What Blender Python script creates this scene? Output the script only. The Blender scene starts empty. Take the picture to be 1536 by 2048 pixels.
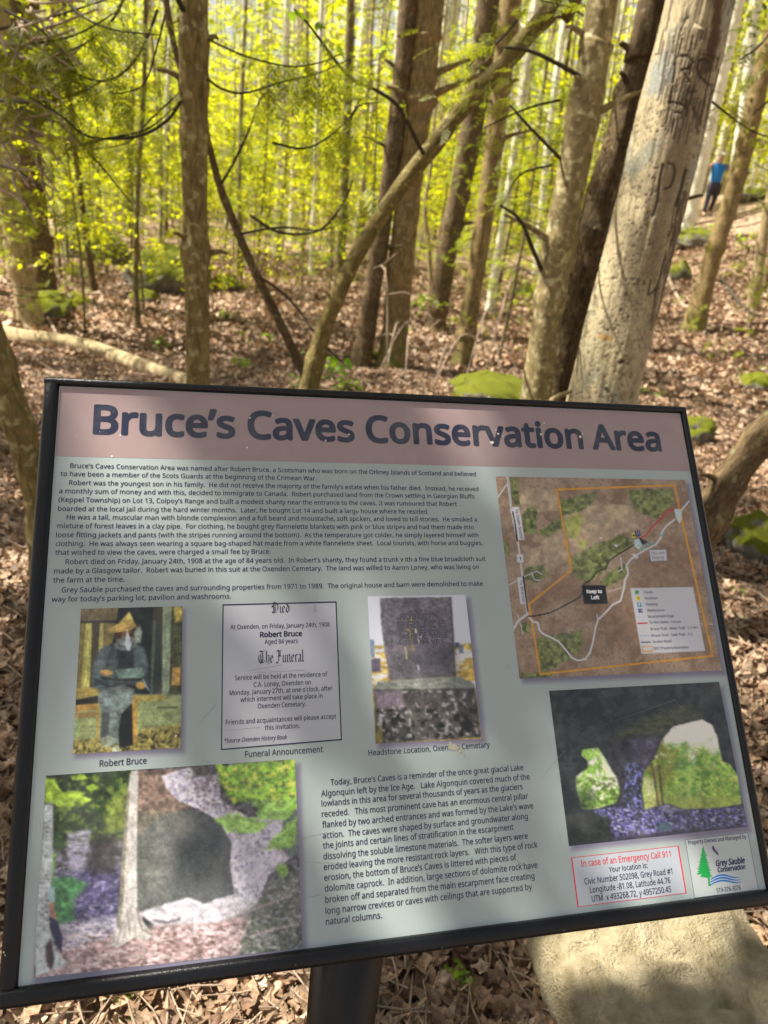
import bpy, bmesh, math, random
import numpy as np
from mathutils import Vector, Matrix

random.seed(11)
rng = np.random.default_rng(11)
C = bpy.context.scene.collection
SC = bpy.context.scene

# ------------------------------------------------------------------ camera
F = 1471.0                                  # focal length in pixels of a 1536 x 2048 frame
CAM_H = 1.58
def nrm(v): v = np.asarray(v, float); return v / np.linalg.norm(v)
def homography(src, dst):
    A = []
    for (x, y), (u, v) in zip(src, dst):
        A.append([x, y, 1, 0, 0, 0, -u*x, -u*y, -u]); A.append([0, 0, 0, x, y, 1, -v*x, -v*y, -v])
    return np.linalg.svd(np.array(A, float))[2][-1].reshape(3, 3)
PW, PH = 0.914, 0.6845                      # printed panel, metres
Hp = homography([(0, 0), (PW, 0), (0, PH), (PW, PH)], [(119-768, 772-1024), (1360-768, 827-1024), (36-768, 1974-1024), (1532-768, 1779-1024)])
a_, b_, t_ = [np.diag([1/F, 1/F, 1]) @ Hp[:, i] for i in range(3)]
s_ = 1/np.linalg.norm(a_) * (1 if t_[2] > 0 else -1)
R1 = a_*s_; T0 = t_*s_; R2 = nrm(b_*s_ - R1*np.dot(R1, b_*s_)); R3 = np.cross(R1, R2)
Yv = 3726.0
dn = nrm([-(R1[1]*Yv + R1[2]*F)/R1[0], Yv, F])        # straight down, seen by the camera
UPc = -dn; FWc = nrm(np.array([0, 0, 1.]) - UPc[2]*UPc); RTc = np.cross(FWc, UPc)
RW = np.array([RTc, FWc, UPc])                        # camera (x right, y down, z forward) -> world
CAM = np.array([0, 0, CAM_H])
def w_(pc): return RW @ np.asarray(pc, float) + CAM
M = Matrix.Identity(4)
Rb = RW @ np.diag([1, -1, -1])
for i in range(3):
    for j in range(3): M[i][j] = Rb[i, j]
    M[i][3] = CAM[i]
cam = bpy.data.objects.new('camera', bpy.data.cameras.new('camera')); C.objects.link(cam)
cam.matrix_world = M
cam.data.sensor_fit = 'HORIZONTAL'; cam.data.sensor_width = 36; cam.data.lens = 36*F/1536
cam.data.clip_start = 0.05; cam.data.clip_end = 1500
cam.data.dof.use_dof = True; cam.data.dof.focus_distance = 0.93; cam.data.dof.aperture_fstop = 8.0
SC.camera = cam

# ------------------------------------------------------------------ light
SUN_EL, SUN_FROM = math.radians(56), np.array([-0.97, 0.12])      # the sun stands to the left of the view
sf = SUN_FROM/np.linalg.norm(SUN_FROM)
SUN = np.array([sf[0]*math.cos(SUN_EL), sf[1]*math.cos(SUN_EL), math.sin(SUN_EL)])
wd = bpy.data.worlds.new('World'); SC.world = wd; wd.use_nodes = True
nt = wd.node_tree; bg = nt.nodes['Background']; sky = nt.nodes.new('ShaderNodeTexSky')
sky.sky_type = 'NISHITA'; sky.sun_disc = False; sky.sun_elevation = SUN_EL
sky.sun_rotation = math.atan2(SUN[0], SUN[1]); sky.air_density = 1.0; sky.dust_density = 3.0; sky.ozone_density = 0.6
bg.inputs[1].default_value = 0.052
hz = nt.nodes.new('ShaderNodeHueSaturation'); hz.inputs['Saturation'].default_value = .25; hz.inputs['Value'].default_value = 1.15
wm = nt.nodes.new('ShaderNodeMix'); wm.data_type = 'RGBA'; wm.blend_type = 'MULTIPLY'; wm.inputs[0].default_value = 1; wm.inputs[7].default_value = (1.02, 1.0, .96, 1)
nt.links.new(sky.outputs[0], hz.inputs['Color']); nt.links.new(hz.outputs[0], wm.inputs[6]); nt.links.new(wm.outputs[2], bg.inputs[0])
sl = bpy.data.lights.new('sun', 'SUN'); sl.energy = 5.0; sl.angle = math.radians(0.55); sl.color = (1, .93, .80)
so = bpy.data.objects.new('sun', sl); C.objects.link(so)
so.rotation_euler = Vector(SUN).to_track_quat('Z', 'Y').to_euler(); so.location = (-6, -2, 12)
SC.view_settings.view_transform = 'Standard'; SC.view_settings.look = 'None'
SC.view_settings.exposure = 1.45; SC.view_settings.gamma = 1; SC.view_settings.use_curve_mapping = False
SC.cycles.use_denoising = True
SC.cycles.max_bounces = 6; SC.cycles.transparent_max_bounces = 4; SC.cycles.sample_clamp_indirect = 4

# ------------------------------------------------------------------ numpy helpers
def smooth(a, b, x): t = np.clip((x-a)/(b-a), 0, 1); return t*t*(3-2*t)
def _h(ix, iy, s):
    n = (ix.astype(np.int64)*374761393 + iy.astype(np.int64)*668265263 + s*982451653) & 0x7fffffff
    n = ((n ^ (n >> 13))*1274126177) & 0x7fffffff
    return ((n ^ (n >> 16)) & 0xffff)/65535.0
def vn(x, y, s=0):
    x = np.asarray(x, float); y = np.asarray(y, float)
    ix = np.floor(x); iy = np.floor(y); fx = x-ix; fy = y-iy; fx = fx*fx*(3-2*fx); fy = fy*fy*(3-2*fy)
    ix = ix.astype(int); iy = iy.astype(int)
    return (_h(ix, iy, s)*(1-fx)+_h(ix+1, iy, s)*fx)*(1-fy)+(_h(ix, iy+1, s)*(1-fx)+_h(ix+1, iy+1, s)*fx)*fy
def fbm(x, y, s=0, o=4):
    r = 0; a = .5; 
    for i in range(o): r = r+a*vn(x*2**i, y*2**i, s+i*17); a *= .5
    return r/(1-.5**o)
def hgt(x, y):
    x = np.asarray(x, float); y = np.asarray(y, float)
    h = 3.1*smooth(1.5, 13, x)*smooth(5, 24, y)+0.75*smooth(6, 36, y)+2.5*smooth(35, 110, y)+1.2*smooth(18, 60, x)
    h = h+(fbm(x*.35+3, y*.35+9, 5, 3)-.5)*.35*smooth(3.0, 7, np.hypot(x, y))+(fbm(x*1.7, y*1.7, 8, 2)-.5)*.07*smooth(2.4, 4, np.hypot(x, y))
    return h
def rayd(px, py): return RW @ nrm([px-768, py-1024, F])
def ground_hit(px, py):
    d = rayd(px, py); t = np.arange(1.0, 160, .02); P = CAM+d*t[:, None]
    k = np.nonzero(P[:, 2] < hgt(P[:, 0], P[:, 1]))[0]
    return P[k[0]] if len(k) else P[2000]
def at_y(px, py, Y): d = rayd(px, py); return CAM+d*(Y/d[1])

# ------------------------------------------------------------------ object helpers
def link(o, parent=None):
    C.objects.link(o)
    if parent is not None: o.parent = parent
    return o
def props(o, label=None, cat=None, group=None, kind=None):
    if label: o['label'] = label
    if cat: o['category'] = cat
    if group: o['group'] = group
    if kind: o['kind'] = kind
    return o
def thing(name, loc, label, cat, group=None, rz=0):
    o = bpy.data.objects.new(name, None); o.location = loc; o.rotation_euler = (0, 0, rz); o.empty_display_size = .1
    link(o); return props(o, label, cat, group)
def mk(name, V, Fs, mat=None, col=None, uv=None, sm=False):
    """mesh from arrays; all faces have the same number of corners"""
    V = np.ascontiguousarray(V, dtype=np.float32); Fs = np.ascontiguousarray(Fs, dtype=np.int32)
    me = bpy.data.meshes.new(name); n, m, k = len(V), len(Fs), Fs.shape[1]
    me.vertices.add(n); me.vertices.foreach_set('co', V.ravel())
    me.loops.add(m*k); me.loops.foreach_set('vertex_index', Fs.ravel())
    me.polygons.add(m); me.polygons.foreach_set('loop_start', np.arange(0, m*k, k, dtype=np.int32))
    me.polygons.foreach_set('loop_total', np.full(m, k, dtype=np.int32))
    if sm: me.polygons.foreach_set('use_smooth', np.ones(m, dtype=bool))
    me.update(calc_edges=True)
    if col is not None:
        c = np.ones((n, 4), np.float32); c[:, :3] = col
        at = me.color_attributes.new('Col', 'FLOAT_COLOR', 'POINT'); at.data.foreach_set('color', c.ravel())
    if uv is not None:
        ul = me.uv_layers.new(name='UVMap'); ul.data.foreach_set('uv', np.asarray(uv, np.float32)[Fs.ravel()].ravel())
    if mat: me.materials.append(mat)
    return me
def put(name, me, parent=None, loc=None):
    o = bpy.data.objects.new(name, me)
    if loc is not None: o.location = loc
    return link(o, parent)
class MB:
    def __init__(s): s.V = []; s.F = []; s.n = 0; s.U = []; s.C = []
    def add(s, V, Fs, U=None, col=None):
        V = np.asarray(V, float); s.V.append(V); s.F.append(np.asarray(Fs)+s.n); s.n += len(V)
        s.U.append(np.zeros((len(V), 2)) if U is None else U)
        s.C.append(np.ones((len(V), 3)) if col is None else np.broadcast_to(col, (len(V), 3)))
    def mesh(s, name, mat, sm=True, off=None, col=False):
        V = np.vstack(s.V)
        if off is not None: V = V-np.asarray(off)
        return mk(name, V, np.vstack(s.F), mat, uv=np.vstack(s.U), sm=sm, col=np.vstack(s.C) if col else None)
def catmull(P, n=6):
    P = np.asarray(P, float); Q = np.vstack([2*P[0]-P[1], P, 2*P[-1]-P[-2]]); out = []
    for i in range(1, len(Q)-2):
        for t in np.arange(n)/n:
            p0, p1, p2, p3 = Q[i-1:i+3]
            out.append(.5*(2*p1+(p2-p0)*t+(2*p0-5*p1+4*p2-p3)*t*t+(3*p1-p0-3*p2+p3)*t**3))
    out.append(Q[-2]); return np.array(out)
def tube(mb, P, R, seg=8, lump=0.0, seed=0, cap=True, fr=3.0):
    P = np.asarray(P, float); n = len(P); R = np.broadcast_to(np.asarray(R, float), (n,))
    T = np.gradient(P, axis=0); T /= np.linalg.norm(T, axis=1)[:, None]+1e-9
    ref = np.array([0, 1., 0]) if abs(T[0][1]) < .9 else np.array([1., 0, 0])
    A = np.zeros((n, 3)); a = np.cross(T[0], ref); a /= np.linalg.norm(a)
    for i in range(n):
        a = a-T[i]*np.dot(a, T[i]); a /= np.linalg.norm(a)+1e-9; A[i] = a
    B = np.cross(T, A); th = np.linspace(0, 2*np.pi, seg+1)
    L = np.concatenate([[0], np.cumsum(np.linalg.norm(np.diff(P, axis=0), axis=1))])
    rr = R[:, None]*np.ones((1, seg+1))
    if lump:
        k = fbm(np.cos(th)[None]*fr+5+seed, np.sin(th)[None]*fr+L[:, None]*fr*1.3, seed, 3)+.35*fbm(np.cos(th)[None]*fr*4+50, np.sin(th)[None]*fr*4+L[:, None]*5, seed+3, 2)
        rr = rr*(1+(k-.67)*lump)
    V = P[:, None]+A[:, None]*np.cos(th)[None, :, None]*rr[..., None]+B[:, None]*np.sin(th)[None, :, None]*rr[..., None]
    U = np.stack([np.broadcast_to(th[None]/(2*np.pi), rr.shape)*(2*np.pi*R.mean()), np.broadcast_to(L[:, None], rr.shape)], -1)
    i, j = np.meshgrid(np.arange(n-1), np.arange(seg), indexing='ij'); w = seg+1
    Fq = np.stack([i*w+j, i*w+j+1, (i+1)*w+j+1, (i+1)*w+j], -1).reshape(-1, 4)
    mb.add(V.reshape(-1, 3), Fq, U.reshape(-1, 2))
    if cap:
        for e in (0, n-1):
            ring = V[e, :seg]; c = P[e]
            vv = np.vstack([ring, c]); ff = np.array([[q, (q+1) % seg, seg, seg] for q in range(seg)])
            # quads with a doubled corner are avoided: split the disc in quads
            ff = np.array([[q, (q+1) % seg, (q+2) % seg, seg] for q in range(0, seg-seg % 2, 2)])
            mb.add(vv, ff, np.tile(U.reshape(n, w, 2)[e, :1], (len(vv), 1)))
def rots(yaw, pitch, roll):
    cy, sy, cp, sp, cr, sr = np.cos(yaw), np.sin(yaw), np.cos(pitch), np.sin(pitch), np.cos(roll), np.sin(roll)
    z = np.zeros_like(cy); o = np.ones_like(cy)
    Z = np.stack([cy, -sy, z, sy, cy, z, z, z, o], -1).reshape(-1, 3, 3)
    X = np.stack([o, z, z, z, cp, -sp, z, sp, cp], -1).reshape(-1, 3, 3)
    Y = np.stack([cr, z, sr, z, o, z, -sr, z, cr], -1).reshape(-1, 3, 3)
    return Z @ X @ Y
def scatter(tv, tf, pos, R, sc):
    tv = np.asarray(tv, float); n = len(pos); k = len(tv)
    V = np.einsum('nij,kj->nki', R, tv)*np.asarray(sc).reshape(-1, 1, 1)+pos[:, None]
    Fs = np.asarray(tf)[None]+(np.arange(n)*k)[:, None, None]
    return V.reshape(-1, 3), Fs.reshape(-1, np.asarray(tf).shape[1])

# ------------------------------------------------------------------ materials
def lin(c):
    c = np.asarray(c, float)/255; return np.where(c <= .04045, c/12.92, ((c+.055)/1.055)**2.4)
def newmat(name):
    m = bpy.data.materials.new(name); m.use_nodes = True; t = m.node_tree
    return m, t, t.nodes['Principled BSDF']
def N(t, ty, **kw):
    n = t.nodes.new('ShaderNode'+ty)
    for k, v in kw.items():
        if k.startswith('_'): setattr(n, k[1:], v)
        else: n.inputs[k.replace('9', ' ')].default_value = v
    return n
def ramp(t, src, stops):
    r = t.nodes.new('ShaderNodeValToRGB'); e = r.color_ramp.elements
    while len(e) < len(stops): e.new(.5)
    for q, (p, c) in zip(e, stops): q.position = p; q.color = (*c, 1) if len(c) == 3 else c
    t.links.new(src, r.inputs[0]); return r.outputs[0]
def mixc(t, f, a, b):
    m = t.nodes.new('ShaderNodeMix'); m.data_type = 'RGBA'
    for s, v in ((0, f), (6, a), (7, b)):
        if isinstance(v, bpy.types.NodeSocket): t.links.new(v, m.inputs[s])
        else: m.inputs[s].default_value = v if s == 0 else (*v, 1)
    return m.outputs[2]
def noise(t, vec, scale, detail=4, rough=.6, dist=0, fac=True):
    n = N(t, 'TexNoise', Scale=scale, Detail=detail, Roughness=rough, Distortion=dist)
    if vec is not None: t.links.new(vec, n.inputs['Vector'])
    return n.outputs[0 if fac else 1]
def bump(t, p, h, st=.5, d=.01):
    b = N(t, 'Bump', Strength=st, Distance=d); t.links.new(h, b.inputs['Height']); t.links.new(b.outputs[0], p.inputs['Normal'])
def mapping(t, out, sc=(1, 1, 1)):
    m = N(t, 'Mapping'); m.inputs['Scale'].default_value = sc; t.links.new(out, m.inputs['Vector']); return m.outputs[0]
def bark(name, dark, light, spot, spotamt=.35, stretch=.18, sc=60, moss=0.0, bmp=.7):
    dark, light, spot = [tuple(np.array(q)*((1.04, 1.0, .80) if name != 'bark_pale' else (1, 1, .94))) for q in (dark, light, spot)]
    m, t, p = newmat(name); tc = N(t, 'TexCoord'); uv = tc.outputs['UV']; ob = tc.outputs['Object']
    g = mapping(t, uv, (1, stretch, 1))
    n1 = noise(t, g, sc, 5, .65, .6); n2 = noise(t, ob, 7, 4, .6); n3 = noise(t, ob, 26, 3, .55)
    c = ramp(t, n1, [(.32, dark), (.62, light)])
    c = mixc(t, ramp(t, n2, [(.35, (0, 0, 0)), (.7, (.6, .6, .6))]), c, tuple(np.array(dark)*1.4))
    c = mixc(t, ramp(t, n3, [(.62-.25*spotamt, (0, 0, 0)), (.72-.2*spotamt, (.85, .85, .85))]), c, spot)
    if moss:
        geo = N(t, 'NewGeometry'); sx = N(t, 'SeparateXYZ'); t.links.new(tc.outputs['Object'], sx.inputs[0])
        r = N(t, 'MapRange'); r.inputs[1].default_value = .55; r.inputs[2].default_value = .05
        t.links.new(sx.outputs[2], r.inputs[0])
        mm = N(t, 'Math', _operation='MULTIPLY'); t.links.new(r.outputs[0], mm.inputs[0]); t.links.new(ramp(t, n2, [(.4, (0, 0, 0)), (.55, (1, 1, 1))]), mm.inputs[1])
        c = mixc(t, mm.outputs[0], c, (.10, .13, .015))
    t.links.new(c, p.inputs['Base Color']); p.inputs['Roughness'].default_value = .85; p.inputs['Specular IOR Level'].default_value = .25
    bump(t, p, n1, bmp, .012); return m
def leafmat(name, cols, trans, tfac=.5, obj=False, attr=False, rough=.5, spec=.3):
    m, t, p = newmat(name)
    if attr: a = N(t, 'VertexColor', _layer_name='Col'); c = a.outputs[0]
    else:
        geo = N(t, 'NewGeometry'); src = N(t, 'ObjectInfo').outputs['Random'] if obj else geo.outputs['Random Per Island']
        c = ramp(t, src, [(i/(len(cols)-1), q) for i, q in enumerate(cols)])
    if 'dry' in name: c = mixc(t, ramp(t, noise(t, N(t, 'NewGeometry').outputs['Position'], 75, 4, .7), [(.40, (.75, .75, .75)), (.62, (0, 0, 0))]), c, (.10, .065, .04))
    t.links.new(c, p.inputs['Base Color']); p.inputs['Roughness'].default_value = rough; p.inputs['Specular IOR Level'].default_value = spec
    if trans is not None:
        tr = N(t, 'BsdfTranslucent')
        t.links.new(mixc(t, .65, c, trans), tr.inputs[0])
        mx = N(t, 'MixShader', Fac=tfac); t.links.new(p.outputs[0], mx.inputs[1]); t.links.new(tr.outputs[0], mx.inputs[2])
        t.links.new(mx.outputs[0], t.nodes['Material Output'].inputs[0])
    return m
def plain(name, col, rough=.6, spec=.5, metal=0, nz=0, nsc=30):
    m, t, p = newmat(name); p.inputs['Roughness'].default_value = rough; p.inputs['Specular IOR Level'].default_value = spec; p.inputs['Metallic'].default_value = metal
    if nz:
        tc = N(t, 'TexCoord'); n = noise(t, tc.outputs['Object'], nsc, 4)
        c = ramp(t, n, [(.3, tuple(np.array(col)*(1-nz))), (.7, tuple(np.minimum(np.array(col)*(1+nz), 1)))]); t.links.new(c, p.inputs['Base Color'])
        bump(t, p, n, .3, .002)
    else: p.inputs['Base Color'].default_value = (*col, 1)
    return m
B_GREY = bark('bark_grey_green', (.075, .058, .026), (.29, .225, .105), (.38, .35, .21), .3, .22, 55, 0, .7)
B_SMOOTH = bark('bark_smooth_grey', (.11, .088, .05), (.30, .25, .145), (.46, .43, .31), .35, .9, 22, 0, .35)
B_DARK = bark('bark_dark_rough', (.035, .024, .016), (.20, .145, .09), (.25, .23, .15), .1, .3, 60, .0, 1.0)
B_MOSSY = bark('bark_mossy_foot', (.065, .048, .025), (.34, .25, .13), (.33, .31, .2), .15, .2, 50, 1, .8)
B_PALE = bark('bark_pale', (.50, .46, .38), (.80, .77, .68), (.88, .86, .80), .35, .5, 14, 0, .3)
B_TAN = bark('bark_tan', (.16, .125, .08), (.42, .35, .24), (.50, .46, .34), .25, .3, 24, 0, .5)
B_STEM = bark('bark_sapling', (.06, .05, .03), (.22, .18, .10), (.3, .28, .18), .2, .3, 40, 0, .4)
B_LEAN = bark('bark_olive_dark', (.06, .05, .022), (.28, .225, .10), (.36, .32, .15), .25, .3, 60, 0, .7)
B_TWIG = plain('twig_dead', (.34, .26, .19), .9, .2, 0, .35, 60)
B_TWIGD = plain('twig_dark', (.05, .042, .028), .9, .2, 0, .35, 60)
L_SPRING = leafmat('leaf_spring', [(.20, .26, .010), (.32, .35, .008), (.44, .42, .010), (.15, .22, .015)], (.88, .90, .010), .60)
L_FRESH = leafmat('leaf_fresh', [(.14, .28, .015), (.22, .34, .015), (.10, .22, .02)], (.50, .75, .02), .5)
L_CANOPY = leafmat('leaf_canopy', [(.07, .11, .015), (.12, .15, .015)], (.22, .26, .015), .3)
L_CEDAR = leafmat('cedar_spray', [(.09, .13, .02), (.17, .21, .018), (.28, .28, .02)], (.56, .60, .02), .48)
L_CEDARY = leafmat('cedar_spray_young', [(.12, .19, .02), (.22, .28, .018), (.34, .36, .02)], (.62, .74, .02), .5)
L_FAR = leafmat('leaf_far', [(.26, .34, .015), (.38, .44, .02), (.55, .52, .08), (.68, .60, .36)], (.82, .90, .05), .5)
L_DRY = leafmat('leaf_dry', None, (.45, .26, .12), .12, attr=True, rough=.65)
DRYC = [(0.515, 0.339, 0.212), (0.283, 0.168, 0.103), (0.468, 0.356, 0.248), (0.598, 0.377, 0.232), (0.758, 0.571, 0.397), (0.357, 0.239, 0.151), (0.634, 0.445, 0.292), (0.214, 0.132, 0.09)]
L_DRYO = leafmat('leaf_dry_single', DRYC, (.45, .26, .12), .12, obj=True, rough=.65)

# ------------------------------------------------------------------ ground
def axis(lo, hi, fine, n):
    s = np.sinh(np.linspace(np.arcsinh(lo/fine), np.arcsinh(hi/fine), n))*fine
    return s
gx = axis(-420, 420, 2.0, 330); gy = axis(-60, 600, 2.2, 360)
GX, GY = np.meshgrid(gx, gy, indexing='xy'); GZ = hgt(GX, GY)-.012
ii, jj = np.meshgrid(np.arange(len(gy)-1), np.arange(len(gx)-1), indexing='ij'); w = len(gx)
GF = np.stack([ii*w+jj, ii*w+jj+1, (ii+1)*w+jj+1, (ii+1)*w+jj], -1).reshape(-1, 4)
m, t, p = newmat('forest_floor'); tc = N(t, 'TexCoord'); o_ = tc.outputs['Object']
vo = N(t, 'TexVoronoi', Scale=16.0); t.links.new(o_, vo.inputs['Vector'])
sx = N(t, 'SeparateColor'); t.links.new(vo.outputs['Color'], sx.inputs[0])
c = ramp(t, sx.outputs[0], [(0, DRYC[1]), (.25, DRYC[0]), (.5, DRYC[5]), (.7, DRYC[3]), (.85, DRYC[4]), (1, DRYC[7])])
c = mixc(t, ramp(t, noise(t, o_, 90, 4), [(.35, (0, 0, 0)), (.6, (.8, .8, .8))]), c, (.05, .035, .025))
c = mixc(t, ramp(t, noise(t, o_, .8, 5, .6, 1), [(.60, (0, 0, 0)), (.70, (.7, .7, .7))]), c, (.09, .12, .015))
t.links.new(c, p.inputs['Base Color']); p.inputs['Roughness'].default_value = .9; bump(t, p, vo.outputs['Distance'], .8, .03)
ground = put('ground', mk('ground', np.stack([GX, GY, GZ], -1).reshape(-1, 3), GF, m, sm=True)); props(ground, kind='structure', label='forest floor of brown leaf litter')

# templates for dry leaves: lobed, curled
def dry_template(k, curl):
    r = np.random.default_rng(k); n = 10; th = np.linspace(0, 2*np.pi, n, endpoint=False)
    rad = .5*np.where(np.arange(n) % 2 == 0, 1.0, (.62, .86, .74, .92, .68, .8)[k])*(.78+.35*r.random(n)); rad[0] = .62
    x = rad*np.cos(th); y = rad*np.sin(th)*.8; z = curl*(x*x*1.6-y*y*.8)+(r.random(n)-.5)*.16
    V = np.vstack([np.stack([x, y, z], -1), [0, 0, -.05-.04*r.random()]])
    Fs = np.array([[i, (i+1) % n, n] for i in range(n)]); return V, Fs
DT = [dry_template(i, cu) for i, cu in enumerate([.5, -.3, .9, .3, -.6, .7])]
def in_view(P, m=40):
    Q = (P-CAM) @ RW; z = Q[:, 2]; x = Q[:, 0]/z*F+768; y = Q[:, 1]/z*F+1024
    return (z > .2) & (x > -m) & (x < 1536+m) & (y > -m) & (y < 2048+m)
PN0 = None
# the 300 nearest leaves in view, one object each
lm = [mk('fallen_leaf', V, Fs, L_DRYO) for V, Fs in DT]
cand = np.stack([rng.uniform(-1.3, 1.7, 6000), rng.uniform(.95, 3.2, 6000)], -1)
cz = np.c_[cand, hgt(cand[:, 0], cand[:, 1])]
Q = (cz-CAM) @ RW; qx = Q[:, 0]/Q[:, 2]*F+768; qy = Q[:, 1]/Q[:, 2]*F+1024
below = qy > 2012-.134*qx-30                               # seen under the board's lower edge
side = ((qx > 1360+(qy-827)*.175) & (qy > 1300)) | ((qx < 100-(qy-772)*.07) & (qy > 1300))
ok = (qx > -30) & (qx < 1566) & (qy < 2100) & (below | side)
cz = cz[ok][:300]
for k, P_ in enumerate(cz):
    o = bpy.data.objects.new('fallen_leaf', lm[k % 6]); link(o, ground)
    o.location = (P_[0], P_[1], P_[2]+.012+random.random()*.03); o.rotation_euler = (random.gauss(0, .45), random.gauss(0, .45), random.random()*6.3)
    s = random.uniform(.04, .078); o.scale = (s, s*random.uniform(.7, 1), s)
# the rest of the litter
mb = MB()
def litter(n, rmin, rmax, smin, smax, seed):
    r = np.random.default_rng(seed)
    th = r.uniform(math.radians(-38), math.radians(38), n); d = np.sqrt(r.uniform(rmin**2, rmax**2, n))
    x = d*np.sin(th); y = d*np.cos(th)
    z = hgt(x, y)+r.random(n)*.03*(1 if rmax < 10 else 1.6)
    P = np.stack([x, y, z], -1); P = P[in_view(P, 60)]; n = len(P)
    for k, (V, Fs) in enumerate(DT):
        q = P[k::6]; m_ = len(q); R = rots(r.uniform(0, 6.3, m_), r.normal(0, .42, m_), r.normal(0, .42, m_))
        if rmin > 4: V = V[[0, 2, 4, 6, 8, 10]]; Fs = np.array([[0, 1, 5], [1, 2, 5], [2, 3, 5], [3, 4, 5], [4, 0, 5]])
        v, f = scatter(V, Fs, q, R, r.uniform(smin, smax, m_))
        c = np.array(DRYC)[r.integers(0, len(DRYC), m_)]*r.uniform(.7, 1.15, (m_, 1)); c = np.repeat(c, len(V), 0)
        mb.add(v, f, col=c)
litter(20000, .95, 3.6, .03, .07, 1); litter(60000, 3.4, 9, .035, .08, 2); litter(60000, 8.5, 22, .06, .13, 3)
me = mk('leaf_litter', np.vstack(mb.V), np.vstack(mb.F), L_DRY, col=np.vstack(mb.C)); props(put('leaf_litter', me, ground), kind='stuff', label='carpet of dry brown fallen leaves')
# crumbled twigs and needles among the leaves
mt_ = MB(); r = np.random.default_rng(77)
for k in range(1500):
    d = .95+6.5*r.random()**1.4; a = math.radians(r.uniform(-34, 34)); x, y = d*math.sin(a), d*math.cos(a); z = float(hgt(x, y))+.02+.02*r.random(); L = r.uniform(.03, .14)*(1+.25*d); b = r.uniform(0, 6.28); e = np.array([math.cos(b)*L, math.sin(b)*L, r.uniform(-.1, .25)*L]); q = np.array([x, y, z])
    tube(mt_, [q, q+e*.5+r.normal(0, L*.08, 3), q+e], [.0022+.0005*d, .0018+.0004*d, .0010], 4, cap=False)
props(put('twig_litter', mt_.mesh('twig_litter', B_TWIG), ground), kind='stuff', label='scattered small dead twigs among the fallen leaves')

# ------------------------------------------------------------------ the information board
Hi = np.linalg.inv(Hp)
def pp(x, y):
    q = Hi @ np.array([x-768, y-1024, 1.]); return q[0]/q[2], -q[1]/q[2]
def Z(ox, oy, s): return lambda pts: [(ox+x/s, oy+y/s) for x, y in pts]
Mp = Matrix.Identity(4)
ax = [RW @ R1, RW @ -R2, RW @ -R3]; org = w_(T0)
for i in range(3):
    for j in range(3): Mp[i][j] = ax[j][i]
    Mp[i][3] = org[i]
def onpanel(x, y, z=0): return np.array(Mp @ Vector((x, y, z)))
pc_ = onpanel(PW*.50, -PH*.55, -.06)
root_xy = onpanel(*pp(722, 1960), -.02)
nH = nrm([ax[2][0], ax[2][1], 0]); rH = nrm([ax[0][0], ax[0][1], 0])
post_c = np.array([root_xy[0], root_xy[1], 0])-nH*.05
post_c[2] = float(hgt(post_c[0], post_c[1]))
board = thing('information_board', post_c, 'black framed information board on a black post, headed Bruce’s Caves Conservation Area', 'sign')
Tb = Matrix.Translation(-Vector(post_c)) @ Mp
def bpart(name, me): o = put(name, me, board); o.matrix_basis = Tb; return o
FR = plain('frame_powder_coat', (.0045, .005, .007), .28, .35, 0, .35, 400)
def rbox(x0, y0, x1, y1, z0, z1, r=.004, name='b', mat=FR, seg=3):
    bm = bmesh.new(); bmesh.ops.create_cube(bm, size=1)
    for v in bm.verts: v.co = Vector(((x0+x1)/2+v.co.x*(x1-x0), (y0+y1)/2+v.co.y*(y1-y0), (z0+z1)/2+v.co.z*(z1-z0)))
    bmesh.ops.bevel(bm, geom=bm.edges[:], offset=r, segments=seg, affect='EDGES', profile=.5)
    me = bpy.data.meshes.new(name); bm.to_mesh(me); bm.free(); me.materials.append(mat)
    for p_ in me.polygons: p_.use_smooth = True
    return me
TH = .028; zt = .009
bpart('frame_rail', rbox(-.019, .0005, PW+.0105, .0105, -TH, .006, .004, 'frame_rail'))
bpart('frame_rail', rbox(-.0187, -PH-.0185, PW+.0110, -PH-.0002, -TH, zt, .0055, 'frame_rail'))
bpart('frame_rail', rbox(-.0185, -PH-.018, -.0003, .0100, -TH-.0008, .0052, .0055, 'frame_rail'))
bpart('frame_rail', rbox(PW+.0003, -PH-.018, PW+.0108, .0100, -TH-.0008, .0052, .0045, 'frame_rail'))
bpart('back_plate', rbox(.001, -PH+.001, PW-.001, -.001, -.024, -.006, .002, 'back_plate'))
# post: square steel tube under the panel, its foot in the ground
def tilted(c, ux, uy, hx, hy, z0, z1, r=.006):
    bm = bmesh.new(); bmesh.ops.create_cube(bm, size=1)
    for v in bm.verts:
        P = c[:2]+ux[:2]*v.co.x*2*hx+uy[:2]*v.co.y*2*hy; v.co = Vector((P[0]-post_c[0], P[1]-post_c[1], (z1 if v.co.z > 0 else z0)-post_c[2]))
    bmesh.ops.bevel(bm, geom=bm.edges[:], offset=r, segments=3, affect='EDGES')
    me = bpy.data.meshes.new('post'); bm.to_mesh(me); bm.free(); me.materials.append(FR)
    for p_ in me.polygons: p_.use_smooth = True
    return me
zb = onpanel(PW/2, -PH, 0)[2]
POSTC = post_c-nH*.005
pyaw = math.radians(16); pr = np.array([rH[0]*math.cos(pyaw)-rH[1]*math.sin(pyaw), rH[0]*math.sin(pyaw)+rH[1]*math.cos(pyaw), 0]); pn = np.array([-pr[1], pr[0], 0])
put('post', tilted(POSTC, pr, pn, .035, .035, -.3, zb-.025), board)
# head of the post: sloped plate and bracket that carry the panel
bpart('mounting_bracket', rbox(pp(690, 1900)[0]-.03, -PH-.020, pp(690, 1900)[0]+.09, -PH+.30, -.062, -.030, .005, 'mounting_bracket'))

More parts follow.
